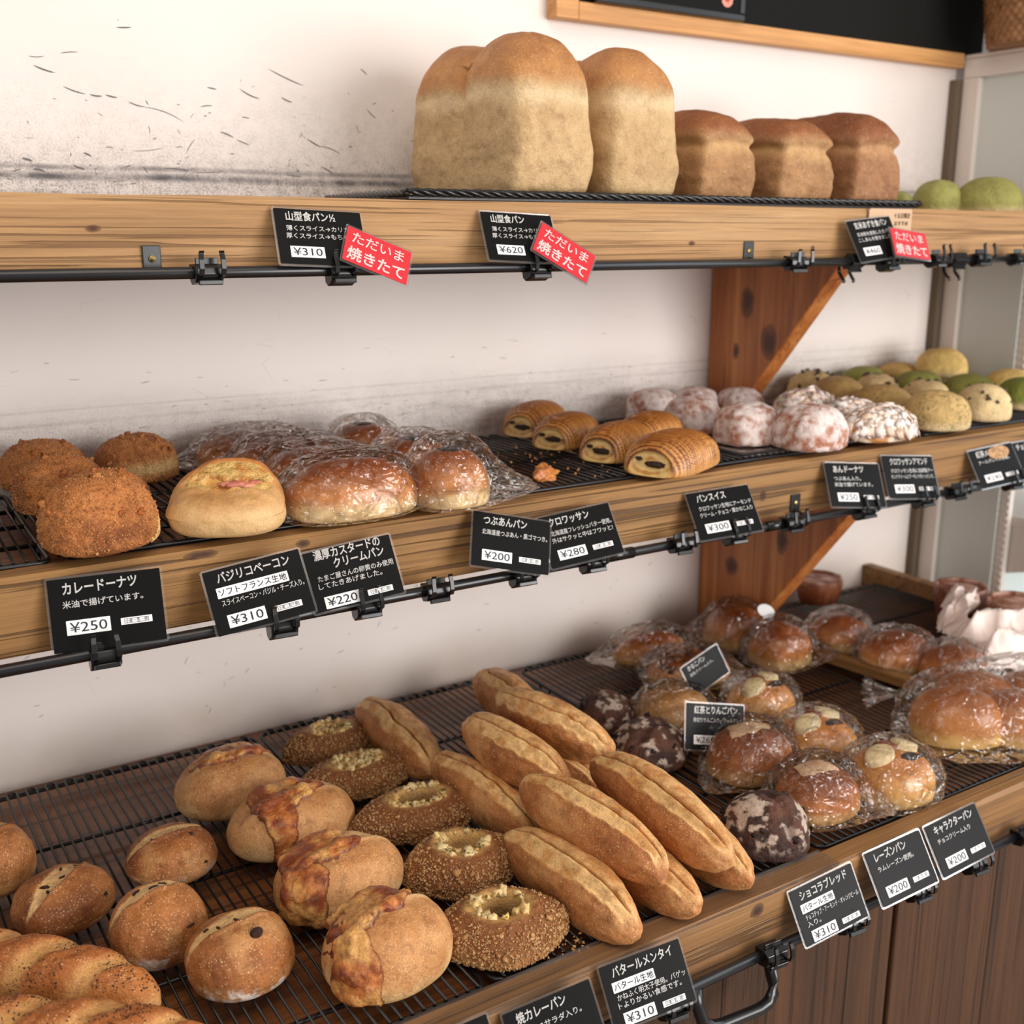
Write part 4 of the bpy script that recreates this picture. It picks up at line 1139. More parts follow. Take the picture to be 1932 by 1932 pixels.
# ---- crumbed baked curry breads with cheese in the hole
gY = 'crumbed baked breads with cheese filled holes'
def garlic(lab, x, y, a, b, H, yaw, seed, hole=1.0, n=1.5):
    d, F = ico(6)
    q = d / ((np.abs(d[:, 0]) ** n + np.abs(d[:, 1]) ** n) ** (2.2 / n) + np.abs(d[:, 2]) ** 2.2)[:, None] ** (1 / 2.2)
    c_ = H / (1 + CB)
    z = np.where(q[:, 2] > 0, q[:, 2] * c_, -c_ * CB * np.tanh(2.5 * np.abs(q[:, 2])) / TB) + c_ * CB
    V = np.stack([q[:, 0] * a, q[:, 1] * b, z], 1)
    V = V * (1 + .035 * fbm(d, 1.8, 3, seed)[:, None])
    r = np.sqrt((V[:, 0] / (a * .46)) ** 2 + ((V[:, 1] - b * .02) / (b * .54)) ** 2) + .12 * fbm(V, 50, 2, seed)
    top = d[:, 2] > 0
    cr = sst(1.15, .45, r) * top
    V[:, 2] -= cr * H * .20
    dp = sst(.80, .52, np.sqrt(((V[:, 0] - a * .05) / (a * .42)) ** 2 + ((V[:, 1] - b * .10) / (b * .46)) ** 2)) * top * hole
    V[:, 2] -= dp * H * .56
    V = V + d * (.0008 * fbm(V, 260, 2, seed))[:, None]
    V[:, 2] = np.maximum(V[:, 2], .0)
    t = V[:, 2] / H
    c = mixc(L3(190, 136, 78), L3(146, 88, 42), sst(.08, .45, t + .15 * fbm(V, 40, 3, seed)))
    c = mixc(c, L3(240, 190, 116), sst(1.2, .8, r) * top)
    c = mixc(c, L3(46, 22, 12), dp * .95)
    cm = (V[:, 2] > .04 * H) * (1 - sst(1.5, 1.1, r) * top) + 1e-6
    cv, cf, cc = chunks(V, F, 2600, .0011, seed, cm, (L3(186, 130, 76), L3(234, 190, 132)))
    v2, f2, c2 = chunks(V, F, 60, .0024, seed + 1, cm, (L3(180, 116, 62), L3(218, 168, 108)), 1, .2, .5)
    JV, JF, JC = join((V, F, c), (cv, cf, cc), (v2, f2, c2))
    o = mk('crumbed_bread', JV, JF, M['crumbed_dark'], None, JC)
    ring = sst(1.05, .8, r) * (1 - np.clip(dp * 6, 0, 1)) * top + 1e-9
    cv, cf, cc = chunks(V, F, 30 if hole > .3 else 44, .0036, seed + 2, ring, (L3(232, 190, 112), L3(246, 224, 168)), 2, .1)
    mk('cheese_cubes', cv, cf, M['bits'], o, cc)['kind'] = 'stuff'
    hv, hf, hc = chunks(V, F, 40, .0011, seed + 3, ring, (L3(70, 84, 34), L3(104, 100, 44)), 1, .5, .5)
    mk('herb_flakes', hv + (0, 0, .0022), hf, M['bits'], o, hc)['kind'] = 'stuff'
    return tag(put(o, x, y, ZL, yaw), lab, 'bread', gY)
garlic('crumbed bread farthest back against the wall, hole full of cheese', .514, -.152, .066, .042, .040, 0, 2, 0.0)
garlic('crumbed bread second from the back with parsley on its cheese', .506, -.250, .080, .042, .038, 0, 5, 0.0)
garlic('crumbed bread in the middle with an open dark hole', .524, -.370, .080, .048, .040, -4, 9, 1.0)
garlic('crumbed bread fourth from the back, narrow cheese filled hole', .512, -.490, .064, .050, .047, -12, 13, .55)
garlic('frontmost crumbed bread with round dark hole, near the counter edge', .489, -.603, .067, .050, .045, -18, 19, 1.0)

# ---- slashed long breads
gBt = 'slashed long breads in a pile'
def batard(lab, p, q, dia, seed, roll=0.0, s0=-.06, sub=6):
    p, q = np.array(p, float), np.array(q, float)
    rs = np.random.default_rng(seed * 7 + 1)
    s0 = s0 + rs.uniform(-.08, .16)
    L = np.linalg.norm(q - p) / 2 + dia * .21
    H = dia * .96
    V, F, d = blob(L, dia / 2, H, sub, 2.3, .6, 1.4)
    u = V[:, 0] / L; s = V[:, 1] / (dia / 2)
    tap = 1.04 - .09 * np.abs(u + rs.uniform(-.25, .25)) ** 2
    V[:, 1] *= tap; V[:, 2] = V[:, 2] * tap + (1 - tap) * H * .2
    V[:, 1] += .045 * dia * np.sin(u * 2.2 + seed)
    V = V * (1 + .05 * fbm(d, 1.9, 3, seed)[:, None])
    top = sst(.05, .35, d[:, 2])
    tp = sst(1.0, .75, np.abs(u))
    one = np.zeros_like(u)
    wob = .13 * vnoise(np.stack([u * 2.5, one, one], 1), seed) + .10 * u + .05 * vnoise(np.stack([u * 9, one, one], 1), seed + 1)
    g = s - s0 - wob
    rag = fbm(V, 75, 3, seed + 3)
    e = g + rs.uniform(.50, .66) - .22 * u ** 2 + .10 * rag
    # ear: left lip stands up over the cut, right half swells away from it
    V[:, 2] -= H * .15 * np.exp(-(g / .038) ** 2) * top * tp
    V[:, 2] += H * .035 * np.exp(-((g + .12) / .12) ** 2) * top * tp
    V[:, 2] += H * .05 * np.exp(-((g - .26) / .22) ** 2) * top * tp * (.7 + .6 * vnoise(np.stack([u * 3, one, one + 5], 1), seed))
    V[:, 2] += H * .035 * np.exp(-(e / .05) ** 2) * top * tp
    V[:, 2] -= H * .02 * np.exp(-((e - .14) / .08) ** 2) * top * tp
    V = V + d * (.0009 * fbm(V, 110, 3, seed + 9))[:, None]
    t = V[:, 2] / H
    m1 = fbm(V, 26, 4, seed + 5)
    c = mixc(L3(214, 160, 102), L3(190, 124, 68), sst(.05, .38, t + .15 * fbm(V, 35, 3, seed)))
    c = mixc(c, L3(164, 98, 48), .75 * sst(-.05, .40, m1))
    c = mixc(c, L3(218, 164, 106), .6 * sst(.05, .45, -m1))
    strip = sst(-.03, .05, e) * sst(.03, -.03, g) * top * sst(1.0, .88, np.abs(u))
    right = sst(-.02, .05, g) * sst(1.05, .75, g + .25 * rag) * top
    c = mixc(c, mixc(L3(238, 194, 130), L3(212, 152, 86), sst(-.1, .5, rag)), .95 * strip)
    c = mixc(c, mixc(L3(228, 180, 118), L3(204, 144, 82), sst(-.15, .4, rag)), .85 * right)
    c = mixc(c, L3(118, 62, 28), .85 * np.exp(-((g + .01) / .03) ** 2) * top * tp)
    fib = vnoise(np.stack([V[:, 0] * 160, V[:, 1] * 520, V[:, 2] * 160], 1), seed)
    c = c * (1 + .14 * fib * (strip + right))[:, None]
    o = mk('long_bread', V, F, M['crust'], None, c)
    dr = q - p; L2 = np.linalg.norm(dr)
    yaw = math.atan2(dr[1], dr[0]); pit = -math.asin(dr[2] / L2)
    mt = Matrix.Rotation(yaw, 4, 'Z') @ Matrix.Rotation(pit, 4, 'Y') @ Matrix.Rotation(roll + .24, 4, 'X')
    c0 = (p + q) / 2
    off = mt.to_3x3() @ Vector((0, 0, -H * .48))
    o.rotation_euler = mt.to_euler(); o.location = Vector(c0) + off
    return tag(o, lab, 'bread', gBt)
r0 = .8785
batard('long bread lying alone at the left, behind the crumbed ones', (.586, -.112, r0), (.579, -.297, r0), .060, 1)
batard('long bread on the rack at the left side of the pile', (.591, -.300, r0 - .002), (.603, -.490, r0 - .002), .055, 2)
batard('long bread farthest back, nearest the wall, half hidden', (.765, -.108, r0), (.765, -.250, r0), .058, 3)
batard('upper long bread at the back right of the pile, beside chocolate breads', (.685, -.294, .935), (.731, -.445, .923), .056, 4)
batard('upper long bread at the middle left of the pile', (.623, -.325, .930), (.638, -.484, .925), .055, 5, roll=-.05)
batard('long bread underneath, its right side showing between upper ones', (.703, -.285, r0), (.712, -.450, r0), .052, 6)
batard('upper long bread at the front centre of the pile', (.601, -.489, .931), (.626, -.662, .915), .057, 7, roll=-.08)
batard('frontmost long bread resting on the rack', (.571, -.497, r0), (.583, -.674, r0), .061, 8)
batard('upper long bread at the front right with the deepest cut', (.688, -.494, .931), (.697, -.678, .918), .061, 9, roll=.10, s0=-.12)
batard('long bread under the front centre one, floury end showing', (.655, -.506, r0), (.657, -.679, r0), .055, 10)
batard('long bread under the front right one, blunt end showing', (.746, -.522, r0), (.730, -.671, r0), .056, 11)
batard('small piece of long bread deep between upper ones at back', (.752, -.330, r0 - .004), (.745, -.440, r0 - .004), .046, 12)

# ---- chocolate breads
gCo = 'floury chocolate breads'
def choco(lab, x, y, a, b, H, seed):
    V, F, d = blob(a, b, H, 6, 2.2)
    V = V * (1 + .05 * fbm(d, 2.2, 3, seed)[:, None]) + d * (.0012 * fbm(V, 120, 3, seed))[:, None]
    V[:, 2] = np.maximum(V[:, 2], 0)
    u, v = V[:, 0] / a, V[:, 1] / b
    s = np.exp(-((u * .8 + v * .5 + .1) / .13) ** 2) * (d[:, 2] > .1)
    V[:, 2] -= .004 * s
    c = mixc(L3(62, 36, 28), L3(104, 64, 46), sst(-.3, .4, fbm(V, 40, 3, seed)))
    f = sst(.06, .22, .75 * fbm(V, 120, 5, seed + 4) + .55 * fbm(V, 30, 3, seed + 6) + .10 * (V[:, 2] / H - .6)) * sst(.15, .4, V[:, 2] / H)
    f = f * (1 - s * .8)
    c = mixc(c, L3(226, 204, 184), f * .85)
    o = mk('chocolate_bread', V, F, M['choc'], None, c)
    cv, cf, cc = chunks(V, F, 10, .0042, seed, (d[:, 2] > .1) * 1.0, (L3(30, 18, 16), L3(60, 36, 26)), 2, 0)
    mk('chocolate_chunks', cv, cf, M['raisin'], o, cc)['kind'] = 'stuff'
    return tag(put(o, x, y, ZL, 15 * seed), lab, 'bread', gCo)
choco('chocolate bread farthest back, dusted with flour', .862, -.276, .039, .039, .047, 2)
choco('chocolate bread in the middle, beside the upper long breads', .848, -.387, .049, .047, .052, 5)
choco('frontmost chocolate bread, alone on the rack near the counter edge', .825, -.611, .048, .046, .059, 9)

# ---- bagged breads at the right of the counter
RB = ((222, 176, 116), (190, 116, 60), (126, 66, 34))
W0 = dict(sub=5, puff=1.05, lift=.004)
bun('tea_apple_bread', 'bagged tan speckled bread behind the upright price card', 'bun', .940, -.325, ZL, .052, .044, .052, 0, 31,
    ((216, 172, 116), (204, 156, 98), (190, 138, 82)), 'bagged breads on the counter', 5, 2.4, 'soft', wrap=dict(tail=(-1, .4), tl=.25, **W0))
gRb = 'bagged raisin buns'
def floury(V, d, a, b, H):
    m = sst(.55, .35, np.hypot(V[:, 0] / a * .8 + .0, V[:, 1] / b - .1) + .25 * fbm(V, 60, 3, 3)) * (d[:, 2] > .1)
    return m, .0004, lambda p: np.tile(L3(232, 194, 156), (len(p), 1)), 'floury_patch', 'soft'
bun('raisin_bun', 'bagged raisin bun behind, just right of the upright price card', 'bun', .932, -.478, ZL, .056, .047, .060, 0, 32, RB, gRb, 5, 2.2, 'soft', wrap=dict(tail=(-1, -.35), tl=.42, **W0), top=floury)
r_, o_, V_, F_, d_ = bun('raisin_bun', 'bagged raisin bun in front, between chocolate bread and face bun', 'bun', .930, -.590, ZL, .052, .043, .055, 0, 33, RB, gRb, 6, 2.2, 'soft', wrap=dict(tail=(.7, -.8), tl=.40, sub=6, puff=1.07, lift=.006), top=floury)
bv, bf = ico(3)
mk('raisin', bv * np.array([.008, .004, .003]) * (1 + .3 * fbm(bv, 2, 2, 3)[:, None]) + (.004, -.021, .047), bf, M['raisin'], o_, np.tile(L3(52, 32, 26), (len(bv), 1)))
gF = 'bagged decorated buns with pale icing rounds'
FB = ((236, 196, 130), (224, 166, 92), (196, 124, 58))
def decorated(lab, x, y, a, b, H, yaw, seed, tail, sub=5):
    r, o, V, F, d = bun('decorated_bun', lab, 'bun', x, y, ZL, a, b, H, yaw, seed, FB, gF, sub, 2.25, 'glossy_bun', wrap=dict(tail=tail, tl=.35, sub=sub, puff=1.06, lift=.005))
    for cx, cy in ((-.42, -.05), (.42, .12)):
        m = sst(1.0, .8, np.sqrt(((V[:, 0] / a - cx) / .36) ** 2 + ((V[:, 1] / b - cy) / .32) ** 2)) * (d[:, 2] > 0)
        pv, pf, ui = patch(V, F, m, .0075)
        mk('icing_round', pv, pf, M['soft'], o, np.tile(L3(248, 228, 178), (len(pv), 1)))
    m = sst(1.0, .8, np.sqrt(((V[:, 0] / a - .22) / .34) ** 2 + ((V[:, 1] / b + .36) / .13) ** 2) + .3 * fbm(V, 120, 2, seed)) * (d[:, 2] > 0)
    pv, pf, ui = patch(V, F, m, .0016)
    mk('chocolate_smear', pv, pf, M['raisin'], o, np.tile(L3(44, 26, 20), (len(pv), 1)))
    m = sst(1.0, .8, np.sqrt(((V[:, 0] / a - .08) / .26) ** 2 + ((V[:, 1] / b - .22) / .26) ** 2)) * (d[:, 2] > 0)
    pv, pf, ui = patch(V, F, m, .0045)
    mk('brown_dome', pv, pf, M['glossy_bun'], o, np.tile(L3(150, 78, 42), (len(pv), 1)))
    return r
decorated('bagged decorated bun with pale rounds, farthest back of three', 1.066, -.362, .050, .045, .050, 10, 41, (.9, .3))
decorated('bagged decorated bun with pale rounds, middle of three', 1.040, -.488, .051, .048, .050, 0, 42, (.9, .4))
decorated('frontmost bagged decorated bun, film tail pointing right', 1.034, -.609, .051, .048, .057, -8, 43, (1, .15), 6)
TB_ = ((226, 180, 112), (206, 136, 70), (150, 76, 30))
bun('twisted_pastry', 'bagged angular brown pastry nearest the wall', 'pastry', 1.070, -.118, ZL, .066, .038, .047, -5, 44, TB_, 'bagged pastries by the wall', 5, 1.7, wrap=dict(tail=(-1, .2), tl=.4, **W0))
r_, o_, V_, F_, d_ = bun('topped_pastry', 'bagged flat pastry with dark topping behind the tilted price card', 'pastry', 1.066, -.212, ZL, .068, .047, .042, -10, 45, TB_, 'bagged pastries by the wall', 5, 2.0, wrap=dict(tail=(.6, -.8), tl=.3, **W0))
cv, cf, cc = chunks(V_, F_, 26, .006, 4, (d_[:, 2] > .55) * 1.0, (L3(70, 36, 18), L3(190, 110, 50)), 2, 0, .5)
mk('topping', cv, cf, M['cheese'], o_, cc)
gRo = 'bagged round rolls'
RO = ((238, 200, 140), (206, 132, 68), (152, 80, 36))
bun('round_roll', 'bagged round roll standing against the wooden bracket', 'bun', 1.228, -.140, ZL, .050, .045, .066, 0, 51, RO, gRo, 5, 2.3, wrap=dict(tail=(-.4, 1), tl=.45, **W0))
r_, o_, V_, F_, d_ = bun('round_roll', 'bagged round roll with an oval white sticker on its bag', 'bun', 1.231, -.238, ZL, .048, .045, .064, 0, 52, RO, gRo, 5, 2.3, wrap=dict(tail=(.8, -.5), tl=.5, **W0))
nn = 24
MB().add([(-.004 + .016 * math.cos(2 * math.pi * k / nn), .030 + .010 * math.sin(2 * math.pi * k / nn), .0765 + .008 * math.sin(2 * math.pi * k / nn)) for k in range(nn)], [tuple(range(nn))]).build('oval_sticker', M['paper'], r_)
def chocstripe(V, d, a, b, H):
    m = sst(1.0, .7, np.sqrt(((V[:, 0] / a - .45) / .16) ** 2 + ((V[:, 1] / b + .1) / .6) ** 2)) * (d[:, 2] > .1)
    return m, .001, lambda p: np.tile(L3(60, 34, 22), (len(p), 1)), 'chocolate_stripe', 'raisin'
bun('round_roll', 'bagged round roll with a dark chocolate stripe, right of the divider', 'bun', 1.362, -.240, ZL, .050, .045, .055, 0, 53, RO, gRo, 5, 2.3, wrap=dict(tail=(1, .3), tl=.4, **W0), top=chocstripe)
bun('round_roll', 'bagged round roll in the middle of the right row', 'bun', 1.372, -.345, ZL, .058, .050, .054, 0, 54, RO, gRo, 5, 2.3, wrap=dict(tail=(1, .2), tl=.35, **W0))
bun('round_roll', 'bagged round roll nearest the large clustered bag', 'bun', 1.404, -.424, ZL, .054, .044, .050, 0, 55, RO, gRo, 5, 2.3, wrap=dict(tail=(1, .3), tl=.3, **W0))
# one big tied bag with several rolls
bg_ = thing('bread_bag', 'large tied clear bag holding several brown rolls at right', 'bag of rolls', (1.262, -.545, ZL))
for k, (dx, dy, a, b, H, yw) in enumerate(((-.030, -.010, .060, .046, .068, -35), (.046, -.060, .062, .046, .066, -35), (.056, .024, .056, .044, .060, -35), (.126, -.022, .056, .046, .060, -35))):
    V, F, d = blob(a, b, H, 5, 2.4)
    V = V * (1 + .03 * fbm(d, 1.8, 3, k)[:, None])
    t = V[:, 2] / H + .08 * fbm(V, 28, 3, k)
    c = mixc(mixc(L3(232, 186, 112), L3(204, 132, 66), sst(.15, .45, t)), L3(176, 104, 52), sst(.5, .95, t))
    oo = mk('roll', V, F, M['glossy_bun'], bg_, c)
    oo.location = (dx, dy, 0); oo.rotation_euler = (0, 0, math.radians(yw))
hold = bpy.data.objects.new('bag_film', None)
V, F, d = blob(.152, .090, .080, 6, 2.7)
tx = np.array([-.80, .60, 0])
nz = 1 - np.abs(fbm(d, 2.8, 3, 5)) * 2.2
n2 = 1 - np.abs(fbm(d, 6, 2, 9)) * 2
V = V + d * (.006 * nz + .003 * n2)[:, None]
V[:, 2] = np.maximum(V[:, 2], .001)
bpy.data.objects.remove(hold)
o = mk('bag', V, F, M['cello'], bg_); o.location = (.048, -.022, 0); o.rotation_euler = (0, 0, -.12)
V, F, d = blob(.020, .016, .030, 4, 2.0)
def ruffle(L, w0, w1, seed):
    nu, nv = 60, 14
    P = []
    for j in range(nv + 1):
        s = j / nv; rr = w0 + (w1 - w0) * s ** 1.4
        for i in range(nu):
            a = 2 * math.pi * i / nu
            k = rr * (1 + .38 * math.sin(a * 7 + seed) * s + .25 * math.sin(a * 11 + 2 + 3 * s))
            P.append((s * L, k * math.cos(a), k * math.sin(a) * .75 + .012))
    return np.array(P), np.array([[j * nu + i, j * nu + (i + 1) % nu, (j + 1) * nu + (i + 1) % nu, (j + 1) * nu + i] for j in range(nv) for i in range(nu)])
P, Fq = ruffle(.050, .0045, .020, 1)
o = mk('bag_neck', P, Fq, M['cello'], bg_); o.location = (-.006, .098, .006); o.rotation_euler = (0, 0, math.radians(140))
P, Fq = ruffle(.040, .0045, .034, 4)
o = mk('bag_shoulder', P, Fq, M['cello'], bg_); o.location = (-.006, .098, .006); o.rotation_euler = (0, 0, math.radians(-36))
MB().tube([(-.006 + .0055 * math.cos(a) * .3, .098 + .0055 * math.cos(a), .018 + .005 * math.sin(a)) for a in np.linspace(0, 2 * math.pi, 16, endpoint=False)], .0014, 6, closed=True).build('green_tie', plain('green_tie', rgb(70, 120, 50), .5), bg_, smooth=True)
MB().add([(.062, -.060, .0955), (.105, -.078, .0925), (.112, -.066, .0975), (.069, -.048, .1005)], [(0, 1, 2, 3)]).build('white_label', M['paper'], bg_)

# ---- tarts and wrapping paper at far right
gTa = 'round brown tarts'
def tart(lab, x, y, a, H, seed):
    n, rings = 72, [(.70, 0), (.80, .02), (.98, .62), (1.0, .86), (.97, .95), (.90, .93), (.84, .85), (.5, .90), (.2, .88)]
    V = []; 
    for (r, h) in rings:
        for i in range(n):
            an = 2 * math.pi * i / n
            fl = 1 + (.006 * math.sin(an * 18) if r > .75 and h < .95 else 0)
            V.append((r * a * fl * math.cos(an), r * a * fl * math.sin(an), h * H))
    V.append((0, 0, 0)); V.append((0, 0, .87 * H))
    V = np.array(V); m = len(rings)
    F = [(j * n + i, j * n + (i + 1) % n, (j + 1) * n + (i + 1) % n, (j + 1) * n + i) for j in range(m - 1) for i in range(n)]
    F += [(m * n, (i + 1) % n, i) for i in range(n)] + [((m - 1) * n + i, (m - 1) * n + (i + 1) % n, m * n + 1) for i in range(n)]
    V = V + .0012 * np.stack([fbm(V, 60, 2, seed + k) for k in range(3)], 1)
    c = mixc(L3(112, 56, 30), L3(140, 76, 44), sst(-.2, .3, fbm(V, 60, 2, seed)))
    c = mixc(c, L3(206, 164, 146), sst(.84, .9, V[:, 2] / H) * sst(-.35, .25, fbm(V, 50, 3, seed)))
    o = MB().add(V, F).build('tart', M['soft'], None, smooth=True)
    at = o.data.color_attributes.new('Col', 'FLOAT_COLOR', 'POINT')
    cc = np.ones((len(V), 4), np.float32); cc[:, :3] = c; at.data.foreach_set('color', cc.ravel())
    return tag(put(o, x, y, ZL), lab, 'tart', gTa)
tart('round brown tart standing behind the wooden bracket by the wall', 1.512, -.060, .042, .049, 1)
tart('round brown tart at far right, beside the end board', 1.636, -.265, .044, .068, 2)
tart('round brown tart cut by the right photo edge, in front of another', 1.630, -.375, .047, .074, 3)
def crumple(nm, w, h, seed, lift):
    nx, ny = 60, 60
    g = np.stack(np.meshgrid(np.linspace(-1, 1, nx), np.linspace(-1, 1, ny), indexing='ij'), -1).reshape(-1, 2)
    P = np.concatenate([g * (w, h), np.zeros((len(g), 1))], 1)
    n = 1 - np.abs(fbm(np.concatenate([g, g[:, :1] * 0], 1), 1.4, 3, seed)) * 2
    n3 = 1 - np.abs(fbm(np.concatenate([g, g[:, :1] * 0], 1), 4.5, 2, seed + 3)) * 2
    P[:, 2] = lift * (.45 + .55 * n) * sst(1.05, .5, np.abs(g).max(1)) + .006 * n3 + .006
    P[:, 0] += .012 * vnoise(np.concatenate([g * 2.2, g[:, :1] * 0], 1), seed + 5)
    P[:, 1] += .012 * vnoise(np.concatenate([g * 2.2, g[:, :1] * 0 + 3], 1), seed + 6)
    P[:, 2] = np.maximum(P[:, 2], .001)
    F = np.array([[i * ny + j, (i + 1) * ny + j, (i + 1) * ny + j + 1, i * ny + j + 1] for i in range(nx - 1) for j in range(ny - 1)])
    return P, F
t_ = NT('waxed_paper')
dif = t_.bsdf(rgb(240, 222, 212), .45, t_.bump(t_.noise(t_.coords(), 90, 4), .5, .002))
P, F = crumple('paper', .098, .072, 4, .062)
o = mk('wrapping_paper', P, F, dif)
tag(o, 'crumpled white waxed paper draped on the rack at far right', 'paper')
o.location = (1.560, -.425, ZL + .001); o.rotation_euler = (0, 0, -.5)
so_ = o.modifiers.new('thick', 'SOLIDIFY'); so_.thickness = .0006
P, F = crumple('paper', .055, .018, 9, .05)
o2 = mk('paper_corner', P, F, dif, o); o2.location = (-.052, .118, .022); o2.rotation_euler = (.5, -.35, .9)

# ---- crumbs
rg = np.random.default_rng(4)
def crumbs(nm, lab, cx, cy, sx, sy, z, count, colr):
    dv, df = ico(1); AV = []; AF = []; AC = []
    for k in range(count):
        s = rg.uniform(.0005, .0018)
        AV.append(dv * (1 + .4 * rg.normal(size=(len(dv), 1))) * s + (rg.normal(0, sx), rg.normal(0, sy), s * .8)); AF.append(df + k * len(dv)); AC.append(np.tile(L3(*colr) * rg.uniform(.7, 1.1), (len(dv), 1)))
    o = mk(nm, np.concatenate(AV), np.concatenate(AF), M['bits'], None, np.concatenate(AC))
    tag(o, lab, 'crumbs', None, 'stuff'); o.location = (cx, cy, z)
crumbs('bread_crumbs', 'crumbs scattered beside the frontmost crumbed bread', .555, -.645, .020, .010, .8495, 60, (216, 164, 100))
crumbs('pastry_crumbs', 'fine crumbs scattered on the bare middle shelf rack', .79, -.22, .05, .06, 1.2182, 60, (214, 150, 84))

# ------------------------------------------------------------------ price cards and clips
_tc = {}
def text_mesh(body, bold=0.018):
    cu = bpy.data.curves.new('lettering', 'FONT'); cu.body = body; cu.bevel_depth = bold; cu.bevel_resolution = 0; cu.resolution_u = 3
    o = bpy.data.objects.new('lettering', cu); COL.objects.link(o)
    dg = bpy.context.evaluated_depsgraph_get()
    me = bpy.data.meshes.new_from_object(o.evaluated_get(dg))
    V = np.array([v.co[:] for v in me.vertices]); F = [tuple(p.vertices) for p in me.polygons]
    bpy.data.objects.remove(o); bpy.data.curves.remove(cu); bpy.data.meshes.remove(me)
    return V, F
def lettering(parent, name, body, x, z, h, mat, width=None, y=-.0016, bold=.018, wob=0, align='l', slant=0.0):
    """h = glyph body height; width squeezes the line to fit"""
    V, F = text_mesh(body, bold)
    x0, x1 = V[:, 0].min(), V[:, 0].max()
    kx = h if width is None else min(h * 1.25, width / (x1 - x0))
    X = (V[:, 0] - (x0 if align == 'l' else (x0 + x1) / 2)) * kx
    Z = V[:, 1] * h
    P = np.stack([x + X + slant * Z, np.full(len(X), y), z + Z + wob * X], 1)
    return mk(name, P, F, mat, parent, None, False)

def round_rect(w, h, r, y0, y1, n=5):
    P = []
    for sx, sz, a0 in ((1, 1, 0), (-1, 1, 90), (-1, -1, 180), (1, -1, 270)):
        for k in range(n):
            a = math.radians(a0 + 90 * k / (n - 1))
            P.append((sx * (w / 2 - r) + r * math.cos(a), sz * (h / 2 - r) + r * math.sin(a)))
    m = len(P)
    V = [(x, y0, z) for x, z in P] + [(x, y1, z) for x, z in P]
    F = [tuple(range(m)), tuple(range(2 * m - 1, m - 1, -1))] + [(i, i + m, (i + 1) % m + m, (i + 1) % m) for i in range(m)]
    return V, F

def card_pose(o, c, yaw, tilt, roll):
    o.location = c
    # card plane is local XZ, face looking along -Y; positive tilt leans its top back to the wall
    o.rotation_euler = (Matrix.Rotation(math.radians(yaw), 3, 'Z') @ Matrix.Rotation(math.radians(-tilt), 3, 'X') @ Matrix.Rotation(math.radians(-roll), 3, 'Y')).to_euler()

